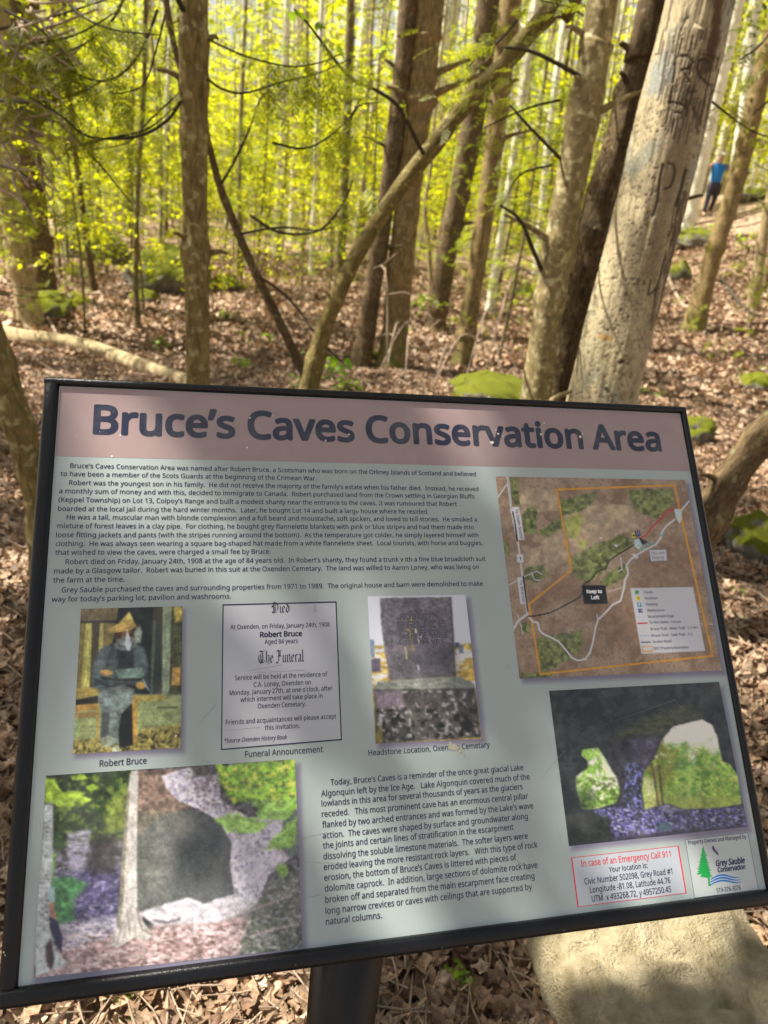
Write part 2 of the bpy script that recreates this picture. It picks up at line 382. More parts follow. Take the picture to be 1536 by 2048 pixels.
# ---- panel print
def poly_sdf(X, Y, P):
    P = np.asarray(P, float); d = np.full(X.shape, 1e18); ins = np.zeros(X.shape, bool); n = len(P)
    for i in range(n):
        ax_, ay_ = P[i]; bx_, by_ = P[(i+1) % n]; ex, ey = bx_-ax_, by_-ay_
        wx, wy = X-ax_, Y-ay_; tt = np.clip((wx*ex+wy*ey)/(ex*ex+ey*ey+1e-12), 0, 1)
        d = np.minimum(d, (wx-ex*tt)**2+(wy-ey*tt)**2)
        c_ = ((ay_ <= Y) & (by_ > Y) | (by_ <= Y) & (ay_ > Y))
        with np.errstate(divide='ignore', invalid='ignore'): xi = ax_+(Y-ay_)*ex/(ey if ey else 1e-12)
        ins ^= c_ & (X < xi)
    d = np.sqrt(d); return np.where(ins, -d, d)
class Art:
    """a flat print on a fine grid; shapes are given in the coordinates of an enlarged view of the print"""
    def __init__(s, corners, nx, ny, ox, oy, sc, base):
        cs = [pp(*q) for q in corners]; h = homography([(0, 0), (1, 0), (0, 1), (1, 1)], [cs[0], cs[1], cs[3], cs[2]])
        u, v = np.meshgrid(np.linspace(0, 1, nx), np.linspace(0, 1, ny), indexing='xy')
        q = np.stack([u, v, np.ones_like(u)], -1) @ h.T; s.px = q[..., 0]/q[..., 2]; s.py = q[..., 1]/q[..., 2]
        r = np.stack([s.px, -s.py, np.ones_like(u)], -1) @ Hp.T; s.X = (r[..., 0]/r[..., 2]+768-ox)*sc; s.Y = (r[..., 1]/r[..., 2]+1024-oy)*sc
        s.nx, s.ny = nx, ny; s.c = np.ones(u.shape+(3,))*np.array(base, float)
    def n(s, sc, seed=0, sx=1, sy=1, o=4): return fbm(s.X/sc*sx+31, s.Y/sc*sy+17, seed, o)
    def blend(s, a, col):
        s.c = s.c*(1-a[..., None])+np.asarray(col, float)*a[..., None]
    def poly(s, P, col, soft=3, nz=0, nsc=25, seed=1, edge=0, a=1, sx=1, sy=1):
        d = poly_sdf(s.X, s.Y, P)
        if edge: d = d+(s.n(22, seed+5)-.5)*2*edge
        al = a*(1-smooth(-soft, soft, d)); co = np.ones_like(s.c)*np.array(col, float)
        if nz: co = np.clip(co*(1+(s.n(nsc, seed, sx, sy)-.5)[..., None]*2*nz), 0, 255)
        s.blend(al, co)
    def ell(s, cx, cy, rx, ry, col, soft=.25, a=1, nz=0, nsc=20, seed=2):
        d = np.hypot((s.X-cx)/rx, (s.Y-cy)/ry)
        if nz: d = d+(s.n(nsc, seed)-.5)*nz
        s.blend(a*(1-smooth(1-soft, 1+soft, d)), col)
    def line(s, P, w, col, a=1, soft=1.5):
        d = np.full(s.X.shape, 1e9)
        for (x0, y0), (x1, y1) in zip(P[:-1], P[1:]):
            ex, ey = x1-x0, y1-y0; tt = np.clip(((s.X-x0)*ex+(s.Y-y0)*ey)/(ex*ex+ey*ey+1e-9), 0, 1)
            d = np.minimum(d, np.hypot(s.X-x0-ex*tt, s.Y-y0-ey*tt))
        s.blend(a*(1-smooth(w/2-soft, w/2+soft, d)), col)
    def speck(s, mask, col, sc, thr, seed=3, sx=1, sy=1, a=1, band=.04):
        s.blend(mask*a*smooth(thr-.05, thr+band+.06, s.n(sc*.8, seed, sx, sy, 4)), col)
    def mask(s, P, soft=6, edge=0): 
        d = poly_sdf(s.X, s.Y, P)
        if edge: d = d+(s.n(30, 9)-.5)*2*edge
        return 1-smooth(-soft, soft, d)
    def mesh(s, name, z, mat, k=1.0):
        if name != 'panel' and name != 'trail_map':
            for _ in range(2): q_ = np.pad(s.c, ((1, 1), (1, 1), (0, 0)), 'edge'); s.c = (q_[:-2, 1:-1]+q_[2:, 1:-1]+q_[1:-1, :-2]+q_[1:-1, 2:]+s.c*2)/6
        if name != 'panel': s.c = s.c*(1+(1-smooth(185, 215, s.c.mean(-1)))*((s.n(13, 71, 1, 1, 2)-.5)*.30+(s.n(45, 72, 1, 1, 2)-.5)*.30+(np.random.default_rng(4).random(s.px.shape)-.5)*.12)*(.35 if name == 'trail_map' else 1))[..., None]
        if name != 'panel': s.c = s.c*.86+s.c.mean(-1, keepdims=True)*.14
        V = np.stack([s.px, s.py, np.full(s.px.shape, z)], -1).reshape(-1, 3)
        i, j = np.meshgrid(np.arange(s.ny-1), np.arange(s.nx-1), indexing='ij'); w = s.nx
        Fq = np.stack([i*w+j, (i+1)*w+j, (i+1)*w+j+1, i*w+j+1], -1).reshape(-1, 4)
        return mk(name, V, Fq, mat, col=(lin(np.clip(s.c, 0, 255))*k*(1 if name == 'panel' else .88)).clip(0, .86).reshape(-1, 3))
def printmat(name, attr=True, col=None):
    m, t, p = newmat(name)
    tc = N(t, 'TexCoord'); w2 = noise(t, tc.outputs['Object'], 14, 5, .6, 1.2)
    if attr: c = N(t, 'VertexColor', _layer_name='Col').outputs[0]
    else: r = t.nodes.new('ShaderNodeRGB'); r.outputs[0].default_value = (*col, 1); c = r.outputs[0]
    # worn, slightly dusty laminate: fine pale scuffs
    sc_ = ramp(t, noise(t, mapping(t, tc.outputs['Object'], (1, 3.5, 1)), 260, 3, .7), [(.66, (0, 0, 0)), (.80, (.22, .22, .22))])
    c = mixc(t, sc_, c, (.62, .60, .58)); c = mixc(t, ramp(t, w2, [(.45, (0, 0, 0)), (.75, (.10, .10, .10))]), c, (.5, .48, .44))
    t.links.new(c, p.inputs['Base Color'])
    r = N(t, 'MapRange'); t.links.new(w2, r.inputs[0]); r.inputs[3].default_value = .12; r.inputs[4].default_value = .30; t.links.new(r.outputs[0], p.inputs['Roughness'])
    p.inputs['IOR'].default_value = 1.55; p.inputs['Coat Weight'].default_value = .35; p.inputs['Coat Roughness'].default_value = .08
    return m
PRN = printmat('laminate_print')
def ink(name, rgb): return printmat('ink_'+name, False, tuple(lin(rgb)))
BGC = (161, 173, 174); HDC = (154, 134, 135)
A = Art([(119, 772), (1360, 827), (1532, 1779), (36, 1974)], 330, 250, 0, 0, 1, BGC)
A.c *= (1+(A.n(300, 4)-.5)*.06)[..., None]
for P in ([(170, 1226), (370, 1220), (368, 1506), (150, 1517)], [(744, 1200), (940, 1198), (972, 1486), (757, 1497)], [(1000, 962), (1378, 968), (1452, 1350), (1046, 1366)],
          [(1106, 1392), (1446, 1374), (1503, 1664), (1144, 1702)], [(100, 1560), (600, 1529), (614, 1909), (68, 1968)]):
    d = poly_sdf(A.X, A.Y, P); A.blend(.62*(1-smooth(-7, 8, d)), (92, 78, 112))
panel = bpart('panel', A.mesh('panel', 0, PRN)); panel['label'] = 'pale grey-green printed panel with text, photographs and a trail map'
def sub(name, me, z=0): o = put(name, me, panel); return o
# header band
hb = [pp(119, 772), pp(1360, 827), pp(1380, 943), pp(112, 912)]
uL = 0; vh = -(abs(pp(1380, 943)[1])+abs(pp(112, 912)[1]))/2
nx = 120; gu, gv = np.meshgrid(np.linspace(.0008, PW-.0008, nx), np.linspace(-.0008, vh, 18), indexing='xy')
i, j = np.meshgrid(np.arange(17), np.arange(nx-1), indexing='ij')
sub('header_band', mk('header_band', np.stack([gu, gv, gu*0+.00015], -1).reshape(-1, 3), np.stack([i*nx+j, (i+1)*nx+j, (i+1)*nx+j+1, i*nx+j+1], -1).reshape(-1, 4), PRN,
    col=(lin(HDC)*(1+(fbm(gu*5, gv*5, 3)-.5)*.12)[..., None]).reshape(-1, 3)))
# ---- old portrait
z3 = Z(0, 1190, 2.954)
p1 = Art([(162, 1218), (365, 1213), (361.5, 1496), (145.6, 1509)], 150, 210, 0, 1190, 2.954, (66, 62, 46))
q = p1.poly
q([(470, 70), (705, 70), (695, 158), (465, 162)], (112, 100, 66), 3, .3, 30); q([(470, 155), (690, 150), (690, 166), (468, 168)], (45, 42, 30))
for a0, a1, co in ((470, 498, (120, 108, 50)), (503, 545, (176, 172, 84)), (550, 586, (70, 60, 36)), (590, 616, (170, 160, 80)), (620, 682, (128, 112, 58))):
    q([(a0, 168), (a1, 166), (a1-14, 548), (a0-22, 550)], co, 3, .3, 24, 3, 0, 1, 3, .5)
q([(702, 70), (905, 68), (890, 592), (600, 565), (672, 250)], (24, 34, 32), 4, .4, 40)
q([(903, 150), (922, 150), (905, 590), (884, 590)], (78, 92, 78), 3); q([(925, 180), (950, 210), (962, 500), (925, 590), (900, 590)], (40, 52, 46), 5)
q([(962, 70), (1014, 70), (1000, 580), (955, 600)], (132, 150, 120), 4, .3, 30, 5, 0, 1, 3, .5)
q([(1014, 70), (1085, 68), (1070, 590), (1004, 585)], (70, 74, 40), 3, .6, 22); q([(1030, 70), (1080, 70), (1076, 150), (1035, 165)], (190, 168, 62), 8, .4); q([(1018, 430), (1068, 425), (1062, 535), (1014, 535)], (190, 146, 72), 5, .3)
q([(430, 585), (1080, 590), (1080, 930), (425, 950)], (138, 152, 98), 6, .22, 40, 4, 0, 1, .6, 2)
q([(425, 860), (600, 840), (820, 800), (1080, 760), (1080, 930), (425, 960)], (142, 130, 62), 20, .5, 14, 8)
p1.speck(p1.mask([(425, 870), (1080, 780), (1080, 930), (425, 960)], 10), (50, 48, 28), 16, .56, 5)
q([(440, 552), (582, 545), (582, 592), (440, 620)], (152, 132, 62), 3, .3, 30, 2, 0, 1, .4, 3); q([(440, 622), (580, 596), (580, 640), (440, 652)], (30, 30, 24), 3); q([(440, 655), (578, 642), (578, 676), (440, 694)], (168, 128, 60), 3, .2); q([(440, 700), (570, 690), (570, 720), (440, 728)], (150, 120, 62), 4, .3)
q([(815, 600), (960, 590), (990, 620), (820, 630)], (180, 160, 70), 6, .3); q([(930, 664), (1048, 662), (1048, 669), (930, 671)], (50, 60, 40), 2)
q([(568, 650), (586, 648), (588, 862), (572, 862)], (160, 132, 58), 2); q([(780, 600), (816, 598), (806, 880), (780, 882)], (176, 136, 56), 3, .2)
q([(590, 560), (700, 520), (795, 560), (775, 650), (735, 705), (705, 800), (700, 880), (640, 888), (588, 850), (605, 700), (578, 620)], (98, 112, 112), 4, .45, 26, 6, 0, 1, 1, 2.2)
q([(612, 620), (760, 560), (775, 620), (700, 680), (620, 650)], (128, 146, 148), 14, .3, 18, 7, 0, .8)
q([(716, 705), (780, 640), (786, 890), (705, 905), (700, 800)], (22, 26, 24), 4, .3); q([(600, 700), (650, 690), (640, 830), (596, 845)], (44, 50, 48), 10, .3, 20, 2, 0, .7)
q([(590, 850), (652, 832), (690, 875), (640, 905), (600, 895)], (128, 138, 118), 4, .3); q([(660, 905), (700, 890), (712, 925), (662, 935)], (160, 170, 140), 4)
q([(672, 286), (800, 284), (852, 312), (876, 400), (880, 560), (840, 540), (760, 528), (600, 562), (545, 550), (540, 440), (575, 342), (620, 302)], (66, 80, 84), 4, .5, 30, 9, 0, 1, 1, 1.6)
q([(690, 310), (800, 300), (790, 440), (700, 440)], (34, 42, 42), 12, .3, 20, 3, 0, .9)
q([(810, 300), (850, 330), (868, 420), (800, 440), (790, 340)], (96, 120, 118), 12, .3, 22, 3, 0, .8); q([(590, 330), (650, 310), (620, 430), (556, 470)], (92, 106, 110), 14, .3, 22, 5, 0, .8)
q([(680, 446), (832, 428), (872, 448), (842, 492), (700, 492)], (108, 136, 130), 4, .35, 18, 3); p1.line([(600, 492), (720, 505), (850, 500)], 10, (24, 30, 30)); p1.line([(560, 500), (640, 545), (740, 520)], 7, (30, 36, 36))
p1.ell(628, 460, 40, 18, (196, 156, 78), .2, 1, .3); p1.ell(832, 536, 28, 22, (206, 166, 70), .2, 1, .3); p1.line([(845, 500), (862, 540), (878, 562)], 8, (176, 190, 196)); p1.line([(590, 455), (612, 470)], 4, (90, 60, 40))
p1.ell(740, 240, 52, 40, (122, 86, 50), .2, 1, .3); p1.ell(816, 235, 24, 52, (150, 162, 150), .3, 1, .5); p1.ell(742, 288, 60, 44, (136, 148, 146), .25, 1, .6); p1.ell(700, 240, 18, 22, (70, 44, 34), .4); p1.ell(778, 236, 14, 12, (60, 40, 30), .4)
p1.speck(p1.mask([(690, 262), (800, 262), (790, 330), (700, 330)]), (70, 80, 80), 12, .55, 4); q([(765, 97), (806, 186), (772, 208), (652, 228), (638, 202), (700, 168)], (208, 180, 88), 3, .25, 26); p1.line([(650, 222), (720, 205), (800, 188)], 5, (190, 120, 60)); p1.line([(700, 190), (780, 165)], 4, (212, 130, 84))
q([(750, 196), (762, 240), (780, 288), (766, 332), (746, 322), (735, 284), (746, 240)], (196, 202, 214), 2, .1)
sub('portrait_photograph', p1.mesh('portrait_photograph', .00015, PRN, 1.4))
# ---- headstone photograph
p2 = Art([(735, 1193), (931, 1190), (963, 1478), (751, 1488)], 140, 200, 400, 1190, 2.477, (206, 212, 228)); q = p2.poly
q([(800, 255), (1400, 240), (1400, 760), (840, 760)], (196, 164, 70), 8, .35, 20); p2.speck(p2.mask([(800, 270), (1400, 270), (1400, 500), (800, 500)], 9), (222, 220, 224), 30, .5, 4, .5, 2); q([(835, 270), (915, 265), (918, 285), (838, 290)], (206, 204, 214), 6)
q([(840, 220), (862, 222), (866, 310), (846, 312)], (120, 140, 172), 3); q([(848, 318), (892, 314), (896, 380), (850, 384)], (92, 84, 112), 3, .3); q([(1282, 246), (1306, 246), (1306, 290), (1284, 290)], (96, 110, 140), 3); q([(1262, 236), (1282, 236), (1282, 262), (1264, 262)], (70, 80, 110), 3)
q([(892, 14), (1246, 11), (1258, 200), (1268, 402), (940, 426), (920, 300), (905, 200), (896, 120)], (106, 100, 112), 3, .3, 12, 2, 3); q([(1060, 200), (1210, 180), (1230, 400), (1080, 410)], (132, 124, 146), 40, .1, 20, 2, 0, .6)
q([(935, 300), (1260, 260), (1268, 402), (942, 424)], (66, 66, 72), 40, .3, 12, 3, 0, .5); p2.line([(985, 118), (1030, 85), (1090, 72), (1150, 90), (1185, 120)], 4, (70, 66, 74), .8); p2.line([(1245, 60), (1262, 390)], 7, (72, 70, 74), .8)
q([(880, 430), (1290, 404), (1358, 440), (1364, 470), (864, 474)], (134, 140, 132), 4, .25, 14); q([(862, 470), (1362, 462), (1376, 560), (1392, 706), (872, 740)], (74, 70, 68), 3, .6, 22, 4)
p2.speck(p2.mask([(870, 480), (1360, 470), (1385, 700), (880, 730)], 6), (166, 164, 172), 26, .60, 8); p2.speck(p2.mask([(870, 560), (1370, 560), (1385, 700), (880, 730)], 6), (26, 26, 24), 30, .58, 12); q([(864, 474), (1000, 470), (1010, 560), (868, 566)], (126, 112, 130), 12, .2, 20, 3, 0, .8)
q([(868, 700), (900, 640), (905, 738), (874, 740)], (120, 110, 50), 8, .4); p2.line([(1048, 108), (1046, 138)], 9, (186, 160, 80)); p2.line([(1030, 172), (1048, 220), (1054, 270)], 16, (170, 146, 82), .7); p2.line([(1018, 262), (1024, 316)], 7, (190, 176, 110), .9); p2.ell(1092, 205, 12, 12, (214, 206, 220)); p2.line([(1080, 350), (1084, 372)], 8, (200, 196, 212), .8)
sub('headstone_photograph', p2.mesh('headstone_photograph', .00015, PRN, 1.02))
# ---- cave entrance photograph
p3 = Art([(92, 1552), (590, 1519), (605, 1897), (67, 1957)], 270, 215, 0, 1500, 2.4, (84, 84, 86)); q = p3.poly
p3.speck(np.ones_like(p3.X), (40, 42, 44), 34, .5, 4); p3.speck(np.ones_like(p3.X), (126, 122, 132), 16, .62, 7)
q([(200, 110), (640, 90), (600, 400), (560, 440), (260, 480)], (44, 62, 34), 16, .7, 24, 5, 14); p3.speck(p3.mask([(260, 130), (640, 110), (600, 420), (270, 460)]), (96, 120, 44), 26, .58, 6)
q([(520, 250), (600, 210), (600, 380), (500, 400)], (124, 138, 52), 26, .5, 18, 5, 10, .85); q([(650, 100), (860, 95), (1000, 200), (900, 290), (760, 330), (655, 400)], (118, 96, 84), 14, .6, 16, 6, 10); q([(650, 300), (780, 300), (760, 760), (655, 770)], (96, 92, 78), 20, .6, 14, 4)
q([(320, 400), (440, 380), (400, 620), (330, 640)], (140, 138, 158), 16, .7, 20, 6, 10, .9, .6, 2.4); q([(255, 600), (580, 560), (570, 820), (270, 840)], (78, 74, 122), 26, .6, 20, 7, 8, .85); p3.speck(p3.mask([(255, 480), (580, 450), (560, 820), (270, 840)]), (150, 142, 178), 18, .62, 5, .7, 2); q([(440, 420), (560, 410), (560, 600), (430, 600)], (48, 42, 46), 20, .5, 20, 3, 6, .8)
q([(240, 620), (330, 610), (430, 640), (350, 720), (360, 840), (270, 860), (245, 740)], (70, 122, 76), 12, .5, 16, 8, 12); q([(238, 480), (270, 500), (262, 620), (240, 620)], (110, 156, 72), 8, .4, 16, 3, 6)
q([(655, 775), (655, 430), (760, 332), (900, 284), (1000, 318), (1080, 390), (1112, 450), (1104, 560), (1126, 692), (1060, 735), (960, 745), (890, 712), (760, 760)], (70, 76, 77), 5, .12, 30, 2, 5)
p3.ell(960, 500, 130, 150, (34, 38, 40), .8, .85); q([(655, 430), (780, 330), (850, 460), (800, 700), (660, 770)], (112, 112, 104), 60, .35, 14, 4, 0, .6); p3.ell(850, 350, 80, 60, (110, 108, 98), .7, .5)
RK = [(775, 125), (900, 85), (1045, 85), (1060, 240), (1200, 330), (1360, 280), (1352, 480), (1395, 520), (1290, 600), (1240, 745), (1140, 775), (1126, 692), (1104, 560), (1112, 450), (1060, 350), (960, 288), (862, 250), (800, 190)]
q(RK, (202, 196, 210), 4, .25, 16, 3, 4); p3.speck(p3.mask(RK), (128, 116, 158), 13, .60, 5, 1, 1, .85); p3.speck(p3.mask([(900, 100), (1060, 110), (1150, 300), (960, 280)]), (110, 92, 96), 12, .56, 9, 1, 1.6); q([(915, 80), (1050, 75), (1040, 120), (940, 130)], (78, 74, 74), 10, .6, 16)
q([(1362, 285), (1428, 275), (1432, 500), (1385, 520), (1360, 420)], (86, 104, 96), 4, .2)
LV = [(1040, 78), (1420, 45), (1428, 290), (1330, 290), (1300, 240), (1210, 250), (1120, 260), (1070, 190)]
q(LV, (132, 188, 42), 6, .45, 22, 5, 18); p3.speck(p3.mask(LV, 8, 16), (196, 206, 66), 30, .56, 8); p3.speck(p3.mask(LV, 8, 16), (70, 108, 34), 20, .62, 11)
for P in ([(1040, 330), (1130, 305), (1290, 350), (1230, 400), (1090, 400)], [(1340, 400), (1422, 316), (1415, 470), (1270, 478)], [(1210, 250), (1430, 230), (1400, 330), (1250, 330)], [(1330, 560), (1370, 550), (1400, 620), (1350, 630)]): q(P, (140, 196, 70), 8, .4, 18, 6, 18, .9)
for P in ([(215, 130), (260, 140), (300, 200), (410, 205), (330, 290), (215, 250)], [(330, 125), (400, 118), (430, 140), (350, 150)], [(410, 178), (450, 168), (478, 188), (430, 195)], [(330, 205), (440, 240), (400, 262), (330, 240)]): q(P, (158, 196, 52), 5, .4, 20, 8, 12)
q([(250, 840), (560, 800), (600, 900), (300, 980)], (176, 170, 190), 16, .35, 16, 4, 8, 1, .7, 2); p3.speck(p3.mask([(250, 830), (560, 800), (600, 920), (300, 980)]), (92, 86, 116), 18, .60, 6, .7, 2.4)
q([(160, 1000), (330, 960), (560, 900), (740, 850), (1180, 800), (1200, 990), (170, 1110)], (160, 132, 134), 16, .5, 18, 9, 8, 1, .8, 1.6); p3.speck(p3.mask([(160, 900), (1180, 830), (1180, 1000), (170, 1110)]), (212, 196, 200), 22, .58, 12, .7, 2.2); p3.speck(p3.mask([(400, 880), (1180, 830), (1180, 1000), (400, 1080)]), (96, 72, 66), 20, .60, 14, .8, 2)
q([(660, 782), (780, 745), (905, 708), (980, 742), (1050, 715), (1125, 695), (1235, 745), (1060, 830), (750, 848)], (190, 184, 198), 6, .3, 22, 5, 6); p3.line([(740, 820), (800, 830), (860, 815)], 14, (60, 56, 66), .7)
q([(1150, 1000), (1180, 830), (1290, 640), (1450, 560), (1450, 960)], (84, 90, 78), 14, .6, 14, 6, 8); p3.speck(p3.mask([(1180, 830), (1290, 640), (1450, 560), (1450, 960), (1160, 990)]), (160, 158, 172), 15, .61, 4, .8, 1.8)
for P in ([(560, 1010), (640, 990), (760, 985), (830, 1000)], [(1050, 830), (1150, 790), (1290, 740), (1400, 700)], [(740, 850), (880, 830), (1000, 850)], [(900, 900), (1000, 870), (1120, 900)], [(1200, 900), (1320, 860), (1430, 840)], [(1080, 960), (1160, 900), (1200, 820)]): p3.line(P, 11, (176, 160, 160), .8, 4)
q([(212, 265), (256, 250), (252, 560), (238, 850), (262, 960), (330, 1030), (170, 1090), (172, 800), (198, 500)], (180, 190, 196), 4, .2, 20, 4, 2, 1, .6, 3); p3.speck(p3.mask([(200, 265), (256, 250), (240, 850), (176, 900)]), (120, 112, 110), 14, .6, 8, .5, 2.6, .8)
q([(236, 652), (263, 660), (264, 732), (236, 738)], (156, 192, 194), 3); q([(236, 736), (258, 730), (274, 822), (242, 806)], (172, 124, 104), 3); q([(234, 800), (275, 822), (300, 900), (296, 980), (270, 940), (246, 860)], (42, 42, 82), 3, .2); q([(218, 940), (246, 905), (262, 1010), (246, 1062), (222, 1020)], (66, 52, 52), 5, .3)
q([(630, 100), (664, 100), (656, 500), (660, 760), (690, 830), (740, 890), (700, 922), (640, 905), (560, 955), (530, 935), (565, 830), (575, 700), (592, 450), (612, 200)], (178, 174, 172), 3, .16, 24, 5, 1, 1, 2.5, .5)
q([(612, 200), (625, 200), (606, 450), (592, 720), (575, 860), (560, 850), (575, 700), (590, 450)], (116, 112, 92), 5, .3, 16, 3, 0, .9); p3.line([(655, 760), (680, 860), (735, 890)], 7, (96, 80, 74), .8, 3); p3.line([(610, 760), (625, 900)], 6, (112, 98, 88), .6, 3); p3.line([(590, 820), (560, 940)], 7, (104, 92, 84), .7, 3)
p3.ell(1180, 560, 330, 420, (206, 202, 226), .9, .12)
sub('cave_entrance_photograph', p3.mesh('cave_entrance_photograph', .00015, PRN, 1.22))
# ---- photograph taken inside the cave
p4 = Art([(1098, 1382), (1438, 1364), (1495, 1654), (1138, 1693)], 220, 190, 1060, 1340, 3.227, (34, 40, 46)); q = p4.poly
p4.speck(np.ones_like(p4.X), (52, 58, 62), 60, .52, 4); q([(560, 420), (760, 300), (1020, 215), (1110, 322), (940, 352), (860, 440), (780, 480), (560, 560)], (74, 80, 56), 40, .5, 26, 5, 8, .9, .8, 1.8); q([(480, 480), (660, 420), (760, 560), (600, 700)], (44, 44, 36), 30, .4, 18, 2, 0, .8)
OR = [(745, 905), (722, 780), (738, 655), (850, 455), (925, 365), (1110, 320), (1172, 352), (1212, 440), (1240, 590), (1290, 610), (1340, 680), (1366, 865), (1200, 895), (1000, 905), (880, 872), (830, 905)]
OL = [(338, 516), (440, 504), (500, 600), (560, 700), (580, 790), (556, 855), (430, 898), (340, 902), (300, 770), (298, 690), (372, 632), (376, 590), (332, 552)]
for P in (OR, OL): q(P, (232, 230, 222), 4, 0, 20, 2, 3)
mo = p4.mask(OR, 4, 3); g1 = smooth(430, 600, p4.Y+(p4.n(70, 6)-.5)*260); p4.blend(mo*g1, (150, 192, 72)); p4.speck(mo*g1, (88, 146, 46), 40, .5, 9, 1, 1, .9, .1); p4.speck(mo*g1, (206, 214, 96), 24, .6, 12, 1, 1, .8)
p4.poly([(730, 700), (790, 700), (830, 890), (750, 900)], (232, 232, 170), 24, .1, 20, 2, 0, .8); p4.blend(mo*smooth(760, 880, p4.Y)*.6, (152, 160, 60))
ml = p4.mask(OL, 4, 3); p4.speck(ml, (140, 190, 70), 34, .40, 7, 1, 1, 1, .12); p4.poly([(455, 540), (500, 600), (560, 700), (570, 760), (510, 740), (470, 640)], (226, 228, 208), 18, 0, 20, 2, 0, .9); p4.blend(ml*smooth(730, 860, p4.Y)*(1-smooth(380, 460, p4.X)), (46, 66, 36)); p4.speck(ml*smooth(620, 760, p4.Y), (90, 118, 44), 20, .5, 5)
p4.speck(p4.mask([(850, 480), (960, 520), (930, 700), (860, 760), (740, 660), (790, 540)], 12, 20), (138, 146, 52), 18, .42, 8); p4.line([(780, 600), (805, 700), (828, 885)], 13, (116, 84, 60)); p4.line([(832, 620), (845, 760), (858, 862)], 14, (96, 72, 52))
for P in ([(1180, 620), (1230, 720), (1275, 830)], [(1080, 760), (1130, 870)], [(1320, 700), (1300, 800)]): p4.line(P, 5, (96, 104, 60), .8)
PL = [(520, 480), (700, 420), (855, 430), (842, 470), (800, 580), (738, 650), (712, 770), (730, 905), (540, 885), (585, 840), (598, 770), (560, 690), (500, 600)]
q(PL, (52, 52, 64), 6, .5, 30, 5, 3, .95); q([(640, 450), (850, 440), (740, 640), (700, 700), (660, 600)], (92, 88, 112), 24, .5, 18, 6, 6, .8); p4.speck(p4.mask([(620, 560), (740, 640), (712, 770), (730, 905), (600, 880)], 10), (128, 132, 226), 16, .55, 6, 1.6, .8)
q([(235, 975), (430, 898), (560, 878), (740, 905), (880, 862), (1000, 902), (1200, 893), (1395, 868), (1405, 1016), (900, 1066), (250, 1142)], (44, 42, 66), 4, .5, 20, 3, 3)
mf = p4.mask([(400, 900), (560, 885), (740, 905), (880, 870), (1000, 905), (1395, 880), (1400, 1010), (900, 1040), (560, 1080)], 12); p4.speck(mf, (98, 92, 178), 15, .53, 6, .8, 1.8); p4.speck(mf, (206, 204, 230), 13, .63, 14, .8, 2.0)
q([(235, 975), (400, 920), (520, 960), (520, 1110), (250, 1142)], (30, 36, 30), 18, .5, 20, 3, 8, .9); q([(830, 900), (880, 864), (920, 880), (1000, 905), (900, 925)], (112, 110, 140), 5, .4, 16, 3, 3); p4.ell(870, 1015, 50, 26, (56, 86, 98), .4, .9, .4)
sub('cave_interior_photograph', p4.mesh('cave_interior_photograph', .00015, PRN, 1.22))
# ---- trail map
p5 = Art([(991, 953), (1370, 960), (1444, 1341), (1039, 1358)], 270, 250, 980, 930, 3.2, (176, 150, 124)); q = p5.poly
p5.speck(np.ones_like(p5.X), (150, 120, 96), 130, .45, 4, 1, 1, 1, .2); p5.speck(np.ones_like(p5.X), (196, 172, 146), 60, .55, 8, 1, 1, .6, .2); p5.speck(np.ones_like(p5.X), (130, 104, 84), 14, .62, 5, 1, 1, .5)
for P in ([(290, 165), (430, 160), (445, 295), (300, 300)], [(450, 300), (700, 250), (900, 260), (950, 400), (700, 500), (525, 570)], [(330, 480), (470, 440), (510, 620), (350, 680)], [(230, 540), (330, 520), (320, 640), (230, 650)], [(180, 180), (280, 150), (300, 280), (200, 300)]): q(P, (200, 176, 142), 12, .25, 30, 6, 8, .85)
for P in ([(440, 230), (560, 200), (690, 172), (660, 230), (600, 290), (450, 330)], [(880, 160), (1165, 150), (1180, 240), (1060, 350), (980, 310), (920, 290)], [(520, 590), (700, 500), (860, 440), (920, 505), (780, 590), (740, 680), (620, 760), (520, 700)], [(700, 760), (760, 690), (880, 620), (900, 640), (850, 730), (740, 790)],
          [(205, 320), (270, 255), (305, 290), (300, 440), (215, 440)], [(320, 430), (420, 340), (480, 340), (480, 390), (400, 450), (330, 455)], [(300, 1110), (440, 1080), (590, 1060), (600, 1150), (520, 1240), (330, 1335)], [(80, 500), (130, 500), (120, 570), (85, 560)], [(125, 75), (175, 90), (190, 260), (150, 270)], [(220, 660), (340, 640), (365, 700), (300, 760), (230, 730)], [(200, 1330), (420, 1320), (400, 1370), (200, 1375)], [(190, 1010), (260, 1010), (250, 1080), (200, 1080)]):
    q(P, (122, 132, 72), 9, .6, 22, 7, 14)
for P in ([(470, 350), (570, 300), (600, 330), (560, 470), (500, 470)], [(560, 480), (620, 480), (620, 530), (570, 530)]): q(P, (178, 186, 84), 12, .3, 24, 7, 10, .85)
for P in ([(700, 900), (1000, 840), (1100, 1100), (780, 1200)], [(250, 880), (560, 700), (560, 800), (300, 950)], [(1000, 500), (1280, 500), (1340, 900), (900, 780)]): q(P, (150, 116, 92), 50, .25, 26, 7, 10, .7)
WH = (214, 214, 224)
for P, wd_ in (([(112, 72), (135, 280), (178, 490), (190, 570), (208, 720), (240, 945)], 13), ([(112, 118), (46, 212)], 8), ([(148, 1055), (180, 1000), (240, 955)], 15), ([(115, 772), (220, 715), (300, 680), (330, 700)], 6), ([(210, 1085), (190, 1000), (175, 960)], 6), ([(270, 700), (285, 735), (320, 740)], 6), ([(835, 590), (845, 670), (822, 682)], 7), ([(750, 815), (860, 780)], 4), ([(1350, 1018), (1440, 1020)], 3)): p5.line(P, wd_, WH)
p5.line([(112, 72), (135, 280)], 5, (170, 168, 176))
